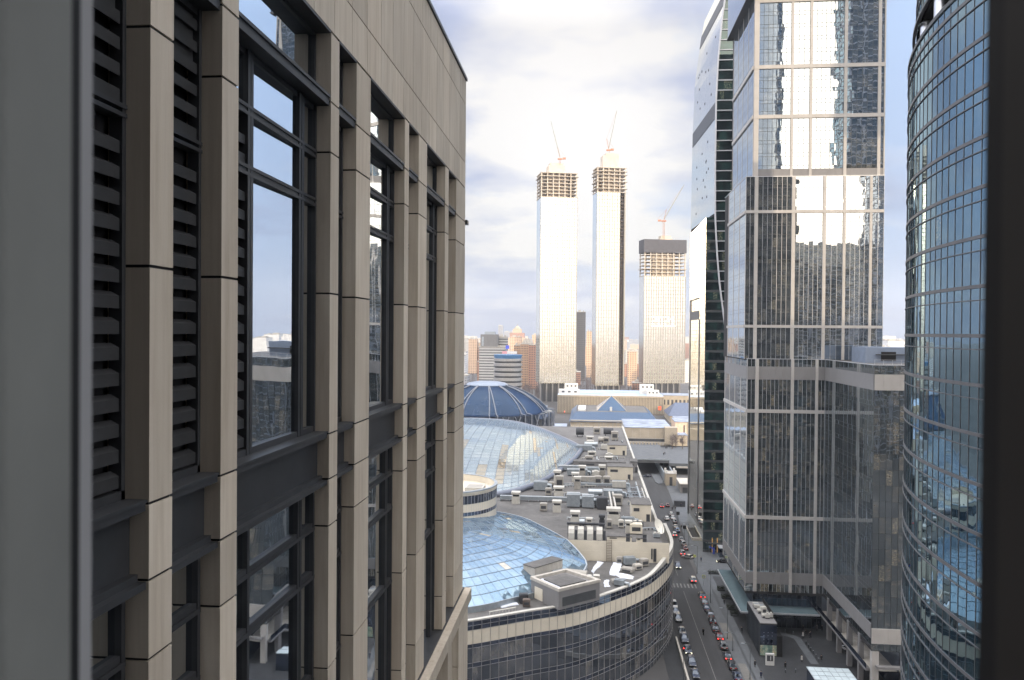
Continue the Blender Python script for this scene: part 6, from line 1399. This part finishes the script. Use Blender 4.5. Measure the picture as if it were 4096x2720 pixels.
for i, (y, col, hd, lb) in enumerate(((185.4, 'navy', False, 'dark car at the bottom left of the road with a pale bonnet'), (191.8, 'navy', False, 'navy car with a white roof box, second from the bottom on the left'), (199.4, 'navy', True, 'navy car with both headlights shining on the left side of the road'), (206.4, 'navy', False, 'dark blue car with a cream roof behind the one with shining headlights'), (211.6, 'grey', False, 'grey car at the far end of the left foreground row'), (221.0, 'grey', False, 'grey estate parked alone on the left, nearest of three'), (227.0, 'silver', False, 'pale car in the middle of three by the curved hotel'), (231.6, 'white', False, 'white car peeping out beside the curved hotel'))):
    car('suv' if i % 2 else 'sedan', 25.5, y, 180, col, lb, False, hd, group=GL_)

# ------------------------------------------------------------------ people
SKIN = plain('skin', (.45, .30, .23), .6); HAIR = plain('dark_hair', (.02, .015, .012), .7)
def person_proto(step):
    me = bpy.data.meshes.new('person'); s = step
    V = [(0, 0, .95), (0, .01, 1.18), (0, .02, 1.40), (0, .03, 1.52), (0, .05, 1.66), (0, .04, 1.74),
         (-.09, 0, .90), (-.10, s * .16, .50), (-.10, s * .16 - .04, .09), (-.10, s * .16 + .14, .04), (.09, 0, .90), (.10, -s * .14, .50), (.10, -s * .22, .10), (.10, -s * .22 + .15, .04),
         (-.19, .02, 1.42), (-.24, -s * .10, 1.16), (-.24, -s * .02, .92), (-.24, .02 - s * .02, .82), (.19, .02, 1.42), (.24, s * .10, 1.16), (.24, s * .20, .94), (.24, s * .24, .84)]
    Ed = [(0, 1), (1, 2), (2, 3), (3, 4), (4, 5), (0, 6), (6, 7), (7, 8), (8, 9), (0, 10), (10, 11), (11, 12), (12, 13), (2, 14), (14, 15), (15, 16), (16, 17), (2, 18), (18, 19), (19, 20), (20, 21)]
    rad = [.15, .14, .17, .06, .10, .08, .10, .075, .05, .045, .10, .075, .05, .045, .075, .055, .045, .04, .075, .055, .045, .04]
    me.from_pydata(V, Ed, []); o = bpy.data.objects.new('tmp', me); COL.objects.link(o)
    sk = o.modifiers.new('skin', 'SKIN'); sd_ = me.skin_vertices[0].data
    for i, r in enumerate(rad): sd_[i].radius = (r, r * (.8 if i < 3 else 1))
    sd_[0].use_root = True; o.modifiers.new('sub', 'SUBSURF').levels = 1
    dg = bpy.context.evaluated_depsgraph_get(); m2 = bpy.data.meshes.new_from_object(o.evaluated_get(dg)); bpy.data.objects.remove(o)
    m2.name = 'person_body'; m2.materials.clear()
    TR = plain('dark_trousers', (.02, .021, .026), .9) if 'dark_trousers' not in bpy.data.materials else bpy.data.materials['dark_trousers']
    for mt in (SKIN, TR, M['black']): m2.materials.append(mt)
    for p in m2.polygons: p.material_index = 0 if p.center.z > 1.5 or (abs(p.center.x) > .2 and p.center.z < .9) else (2 if p.center.z < .09 else 1); p.use_smooth = True
    root = bpy.data.objects.new('person', None); COL.objects.link(root)
    b = bpy.data.objects.new('body', m2); COL.objects.link(b); b.parent = root
    c = MB(); c.tube([(0, 0, .62), (0, 0, .95), (0, .015, 1.2), (0, .02, 1.44), (0, .03, 1.52)], [.25, .21, .20, .21, .09], 12)
    for sx, yy in ((-1, -s * .10), (1, s * .10)): c.tube([(sx * .17, .02, 1.43), (sx * .24, yy, 1.16), (sx * .24, yy + (s * .05), .93)], [.085, .07, .055], 8)
    ct = c.build('coat', M['black'], root, smooth=True)
    for sl in ct.material_slots: sl.link = 'OBJECT'; sl.material = M['black']
    h = MB(); h.lathe([(.105, 1.66), (.115, 1.72), (.085, 1.80), (.01, 1.83)], 0, .035, 12); h.build('hair', HAIR, root, smooth=True)
    return root
PA, PB = person_proto(1.0), person_proto(.35)
COATS = {'black': plain('black_coat', (.015, .015, .018), .9), 'navy': plain('navy_coat', (.02, .025, .05), .9), 'grey': plain('grey_coat', (.10, .10, .11), .9), 'pale': plain('pale_coat', (.42, .40, .38), .9)}
pu = set()
for i, (x, y, h, col, lb) in enumerate(((41.4, 213.2, 0, 'black', 'person in a dark coat on the pavement left of the kiosk building'), (40.4, 191.6, 10, 'black', 'person in a dark coat walking at the near crossover by the kiosk'), (47.4, 191.4, 0, 'black', 'person in black standing right of the white sign board'), (58.1, 216.2, 90, 'black', 'person in a dark coat approaching the lobby doors, left of the group'),
    (57.9, 213.0, 30, 'black', 'person at the left of the group of three on the plaza'), (58.9, 212.2, 200, 'navy', 'person at the right of the group of three on the plaza'), (58.5, 211.6, 300, 'black', 'person at the front of the group of three on the plaza'), (56.8, 211.5, 60, 'pale', 'person in a pale jacket at the corner of the light path'), (63.2, 216.8, 0, 'black', 'person with dark coat by the lobby corner'), (61.9, 217.0, 0, 'grey', 'person by the lobby corner in grey'),
    (57.2, 196.6, 180, 'black', 'person in a dark coat walking alone on the dark plaza'), (52.4, 195.9, 40, 'pale', 'person in a pale top behind the glass canopy roof'), (64.4, 201.0, 0, 'black', 'person in black under the walkway beside the pale car'), (64.4, 189.0, 0, 'black', 'person in black near the beige corner column'), (40.5, 185.6, 180, 'navy', 'person at the bottom edge beside the ribbed paving'),
    (40.5, 235.0, 0, 'black', 'person passing the dark planters'), (37.6, 282.2, 20, 'black', 'person at the kerb beside the turning silver car'), (39.9, 278.6, 200, 'navy', 'person crossing the side pavement near the lamp'), (38.5, 324.5, 0, 'black', 'person on the far pavement between two lamps'), (38.2, 357.3, 0, 'black', 'person far up the pavement, left of two'), (39.8, 358.8, 0, 'black', 'person far up the pavement, right of two'), (43.1, 365.6, 0, 'navy', 'person far up the pavement near the low dark box'),
    (44.6, 468, 0, 'black', 'person on the terrace, left of two at the ramp wall'), (45.6, 470, 0, 'black', 'person on the terrace, right of two at the ramp wall'), (49.4, 505, 0, 'navy', 'person far back on the terrace, left of a couple'), (50.2, 505, 0, 'black', 'person far back on the terrace, right of a couple'))):
    src = PA if i % 2 == 0 else PB
    if src.name in pu: o = copy_tree(src)
    else: o = src; pu.add(src.name)
    z = .14 if y < 430 else (8.0 if x < 46 else 6.4)
    o.location = (x, y, z); o.rotation_euler = (0, 0, R(h)); tag(o, lb, 'person', 'people walking about')
    for ch in o.children:
        if ch.name.startswith('coat'): ch.material_slots[0].material = COATS[col]
# rider in the road
t = thing('motor_scooter', 'small dark scooter with rider in the middle of the road', 'scooter', (31.0, 211.3, 0))
c = MB(); c.tube([(31, 210.6, .3), (31, 210.75, .3)], .01, 4); c.cbox(31, 211.3, .3, .3, 1.3, .45); c.tube([(31, 211.85, .5), (31, 211.7, 1.05)], .05, 6); c.tube([(30.7, 211.7, 1.05), (31.3, 211.7, 1.05)], .03, 6); c.build('body', PAINT['black'], t, bevel=.05)
for y in (210.7, 211.95): c = MB(); c.tube([(30.93, y, .28), (31.07, y, .28)], .28, 12); c.build('wheel', M['tyre'], t)
o = copy_tree(PB); o.location = (31.0, 211.15, .02); o.rotation_euler = (0, 0, 0); tag(o, 'person in black riding the dark scooter on the road', 'person', 'people walking about')

# ------------------------------------------------------------------ lamps, planters, bollards, kiosk and other things on the pavement
def lamp(x, y, h, label, flag=False):
    t = thing('street_lamp', label, 'street lamp', (x, y, .13), 0, 'slim street lamps on the right pavement'); c = MB(); c.cyl(0, 0, 0, .5, .13, n=8); c.cyl(0, 0, .5, h, .085, .05, n=8); local(c.build('pole', M['mullion_dark'], t))
    c = MB(); c.tube([(0, 0, h - .1), (-.5, 0, h + .1), (-1.5, 0, h + .12)], .05, 6); local(c.build('arm', M['mullion_dark'], t)); c = MB(); c.cbox(-1.7, 0, h + .06, .8, .26, .12); local(c.build('lamp_head', M['galv'], t, bevel=.03))
for x, y, h, lb in ((37.8, 184.6, 8.2, 'slim dark street lamp at the bottom, beside the near ribbed paving'), (36.8, 200.8, 4.5, 'short street lamp with a bent arm between the two ribbed crossovers'), (36.8, 208.6, 8.0, 'slim street lamp at the edge of the far ribbed crossover'), (36.7, 236.2, 9.2, 'slim street lamp beside the dark planters'), (36.6, 264.4, 9.2, 'slim street lamp by the zebra crossing sign'), (38.2, 299.1, 8.0, 'slim street lamp opposite the far silver car')): lamp(x, y, h, lb)
for x, y, lb in ((37.8, 331.5, 'pole with a round black clock-like sign, farther of two'), (37.7, 308.1, 'pole with a round black clock-like sign, nearer of two')):
    t = thing('sign_pole', lb, 'sign pole', (x, y, .13)); c = MB(); c.cyl(x, y, .13, 5.0, .08, n=8); c.build('pole', M['mullion_dark'], t); c = MB(); c.cbox(x, y - .1, 4.2, 1.3, .3, 1.3); c.build('sign_box', M['black'], t, bevel=.25)
t = thing('crossing_sign', 'yellow-green bordered crossing sign on the pavement by the zebra crossing', 'road sign', (36.6, 252.5, .13))
c = MB(); c.cyl(37.0, 252.5, .13, 3.4, .05, n=8); c.build('pole', M['galv'], t); c = MB(); c.box(36.5, 252.36, 2.4, 37.5, 252.42, 3.4); c.build('border', plain('sign_yellow_green', (.42, .44, .16), .6), t); c = MB(); c.box(36.66, 252.33, 2.55, 37.34, 252.36, 3.25); c.build('panel', plain('sign_blue_grey', (.15, .19, .24), .6), t)
c = MB(); c.face([(36.72, 252.32, 2.6), (37.28, 252.32, 2.6), (37.0, 252.32, 3.15)]); c.build('triangle', M['white'], t)
t = thing('crossing_sign', 'second crossing sign farther on, by the turning silver car', 'road sign', (36.9, 276, .13)); c = MB(); c.cyl(37.3, 276, .13, 3.2, .05, n=8); c.build('pole', M['galv'], t); c = MB(); c.box(36.8, 275.86, 2.3, 37.8, 275.92, 3.2); c.build('border', bpy.data.materials['sign_yellow_green'], t)
def planter(x, y, sx, sy, lb):
    t = thing('hedge_planter', lb, 'planter', (x, y, .14), 0, 'dark planters beside the glass canopy'); c = MB(); c.cbox(0, 0, 0, sx, sy, .5); local(c.build('tub', M['mullion_dark'], t, bevel=.03)); c = MB(); rr = random.Random(int(y))
    for k in range(420):
        p = V3((rr.uniform(-sx / 2, sx / 2), rr.uniform(-sy / 2, sy / 2), .5 + abs(rr.gauss(0, .33)))); n = V3((rr.gauss(0, 1), rr.gauss(0, 1), rr.gauss(.5, 1))).normalized(); a = n.orthogonal().normalized() * .12; b_ = n.cross(a); c.face([p - a, p + b_ * .7, p + a, p - b_ * .7])
    local(c.build('shrub', M['shrub'], t))
for x, y, sx, sy, lb in ((42.2, 264.6, 3.8, .9, 'long low dark planter, farthest of the row by the canopy'), (41.7, 248.2, 2.2, 1.8, 'dark square planter, second from the far end'), (41.8, 240.8, 2.4, 2.0, 'dark square planter in the middle of the row'), (41.8, 231.6, 2.3, 2.2, 'dark square planter, second from the near end'), (41.8, 226.6, 2.2, 1.6, 'dark square planter nearest the kiosk')): planter(x, y, sx, sy, lb)
for k, (x, y) in enumerate(((46.9, 189.2), (49.3, 189.5), (56.4, 211.0), (56.45, 207.2), (56.5, 205.2), (56.5, 203.2), (56.55, 201.2), (56.6, 199.0), (56.6, 196.6), (51.3, 215.8), (53.0, 214.4), (54.8, 213.4))):
    t = thing('bollard', 'short dark bollard along the edge of the light path' if k > 1 else ('short bollard by the white sign board, left of two', 'short bollard by the white sign board, right of two')[k], 'bollard', (x, y, .14), 0, 'short dark bollards by the light path' if k > 1 else 'bollards by the white sign board'); c = MB(); c.cyl(0, 0, 0, .85, .11, n=10); local(c.build('post', M['mullion_dark'], t)); c = MB(); c.cyl(0, 0, .85, .93, .12, .07, n=10); local(c.build('cap', M['galv'], t))
# dark kiosk with machines on its roof
K_ = thing('kiosk_pavilion', 'two storey black glass kiosk building with white machines on its roof', 'kiosk', (45, 205, .13))
c = MB(); c.box(43.05, 198.5, .13, 46.95, 214.0, 8.2); c.build('wall', M['black'], K_)
wk = W((43.0, 214), (43.0, 198.5)); q = MB(); panes(q, wk, lin(0, wk.len, 10), [.6, 4.0, 4.5, 7.8], .03, .002); q.build('side_glazing', M['band_glass'], K_)
c = MB()
for x in lin(0, wk.len, 10): wbox(c, wk, x - .12, x + .12, .2, 8.2, .0, .18)
c.build('side_posts', M['mullion_dark'], K_)
wk2 = W((43.0, 198.5), (47.0, 198.5)); q = MB(); panes(q, wk2, lin(0, 4, 4), [.3, 2.9], .04, .002); q.build('lit_shop_front', glass('lit_shop_glass', (.8, 1, .95), .15, inner=((.05, .09, .08), (.16, .24, .20), (.5, .46, .34)), iscale=(1.5, 1.5, .8), lit=.4), K_)
q = MB(); panes(q, wk2, lin(0, 4, 3), [2.95, 4.4, 5.9, 8.0], .04, .002); q.build('front_glazing', M['band_glass'], K_)
c = MB()
for z in (3.4, 4.3, 5.2, 6.0):
    for x in (.9, 1.9, 2.9): wbox(c, wk2, x - .06, x + .06, z, z + .1, .05, .09)
c.build('glass_clamps', M['steel'], K_)
c = MB(); c.box(42.95, 198.4, 8.2, 47.05, 214.1, 8.4); c.build('roof', M['pier_grey'], K_); c = MB(); c.box(46.9, 203, 8.2, 47.1, 214.1, 9.6); c.box(47.0, 198.5, .13, 48.4, 203, 5.2); c.build('side_annex', M['black'], K_)
for x, y, sx, sy, sz, kd, lb in ((44.3, 209.5, 1.4, 2.6, 1.0, 'ahu', 'long white machine at the far end of the kiosk roof'), (45.6, 207.4, 1.5, 1.3, .9, 'box', 'squat white box beside the long machine on the kiosk roof'), (45.2, 204.6, 1.1, 1.1, 1.9, 'box', 'tall white cabinet in the middle of the kiosk roof'), (44.2, 205.6, .9, 1.6, .8, 'box', 'low grey white box left of the tall cabinet'), (45.4, 201.7, 1.1, .8, 1.2, 'fan', 'white condenser with a fan near the front of the kiosk roof, left one'), (46.4, 202.2, .9, .8, 1.1, 'fan', 'white condenser with a fan near the front of the kiosk roof, right one'), (44.6, 202.4, .8, 1.4, .7, 'box', 'flat white box behind the left condenser')): unit(kd, x, y, 8.4, sx, sy, sz, lb, 0, 'roof_white', {'ahu': 'air_handler', 'box': 'roof_machine', 'fan': 'condenser'}[kd], 'roof machine')
t = thing('white_sign_board', 'white sign board with a dark window in front of the kiosk', 'sign board', (44.2, 193, .13)); c = MB(); c.box(43.2, 193, .13, 45.2, 193.4, 3.0); c.build('board', M['white'], t); c = MB(); c.box(43.45, 192.95, 1.2, 44.9, 193.0, 2.6); c.build('picture', M['dark_unit'], t); c = MB(); c.box(44.25, 192.92, 1.4, 44.42, 192.95, 2.4); c.build('mark', M['white'], t)
t = thing('glass_entrance_roof', 'pale glazed roof of a stair entrance at the bottom of the plaza', 'glass roof', (55, 181, .13))
c = MB(); c.prism([(50.0, 176.5), (59.2, 176.5), (59.2, 183.2), (50.0, 183.2)], 4.2, 4.32); c.build('glass_roof', plain('frosted_roof_glass', (.36, .42, .45), .3), t); c = MB()
for x in lin(50, 59.2, 6): c.box(x - .05, 176.5, 4.32, x + .05, 183.2, 4.38)
for y in lin(176.5, 183.2, 3): c.box(50, y - .05, 4.32, 59.2, y + .05, 4.37)
c.build('glazing_bars', M['galv'], t); c = MB(); c.box(50.1, 176.6, .13, 59.1, 183.1, 4.2); c.build('wall', M['band_glass'], t)
t = thing('blue_banner', 'blue flag-like banner by the mirror tower entrance', 'banner', (44, 290, .13)); c = MB(); c.cyl(44.0, 287.6, .13, 3.4, .05, n=6); c.cyl(46.0, 287.6, .13, 3.2, .05, n=6); c.build('pole', M['galv'], t); c = MB(); c.obox((44.0, 287.55, 2.7), (1.7, 0, -.5), (0, .06, 0), (0, 0, .5)); c.obox((45.2, 287.5, .5), (.8, 0, 0), (0, .06, 0), (0, 0, 2.2)); c.build('cloth', plain('banner_blue', (.03, .06, .32), .7), t)
t = thing('glass_shelter', 'dark glass entrance shelter at the foot of the mirror tower', 'shelter', (49, 286, .13)); c = MB(); c.box(47.2, 284.5, .13, 51.2, 288.5, 3.4); c.build('wall', M['band_glass'], t); c = MB(); c.box(47, 284.3, 3.4, 51.4, 288.7, 3.6); c.build('roof', M['mullion'], t)
t = thing('ramp_parapet', 'dark sunken ramp opening with low walls in the pavement', 'ramp', (41, 318, .13)); c = MB(); c.box(40.4, 308, .13, 40.7, 327, 1.0); c.box(43.1, 308, .13, 43.4, 327, 1.0); c.box(40.4, 306.6, .13, 43.4, 307.4, 1.2); c.build('wall', M['concrete'], t); c = MB(); c.box(40.7, 308, .14, 43.1, 327, .15); c.build('opening', M['black'], t)
c = MB(); c.cbox(42.5, 367, .13, 5, 2.4, 2.6); tag(c.build('dark_booth', M['dark_unit']), 'low dark box booth far up the pavement', 'booth')
t = thing('traffic_light', 'red traffic light seen against the hotel glass at the ramp', 'traffic light', (20.9, 182, 0)); c = MB(); c.cyl(22.2, 181, 0.05, 7.5, .06, n=6); c.build('pole', M['mullion_dark'], t); c = MB(); c.cbox(22.2, 180.9, 7.5, .35, .3, 1.0); c.build('housing', M['black'], t); c = MB(); c.cbox(22.2, 180.72, 8.1, .22, .05, .24); c.build('red_lamp', M['tail'], t)

# ------------------------------------------------------------------ the city haze, one closed box of even air
g = MB(); g.box(-2600, -400, -2.0, 2600, 6200, 420)
hz = bpy.data.materials.new('city_haze'); hz.use_nodes = True; nt = hz.node_tree; nt.nodes.clear()
out = nn(nt, 'ShaderNodeOutputMaterial'); pv = nn(nt, 'ShaderNodeVolumePrincipled'); pv.inputs['Color'].default_value = (.86, .91, 1.0, 1); pv.inputs['Density'].default_value = HAZE_DENSITY; pv.inputs['Anisotropy'].default_value = 0.0
nt.links.new(pv.outputs[0], out.inputs['Volume'])
o = g.build('haze', hz); o['kind'] = 'stuff'; o['label'] = 'thin bluish city haze over everything'; o['category'] = 'haze'
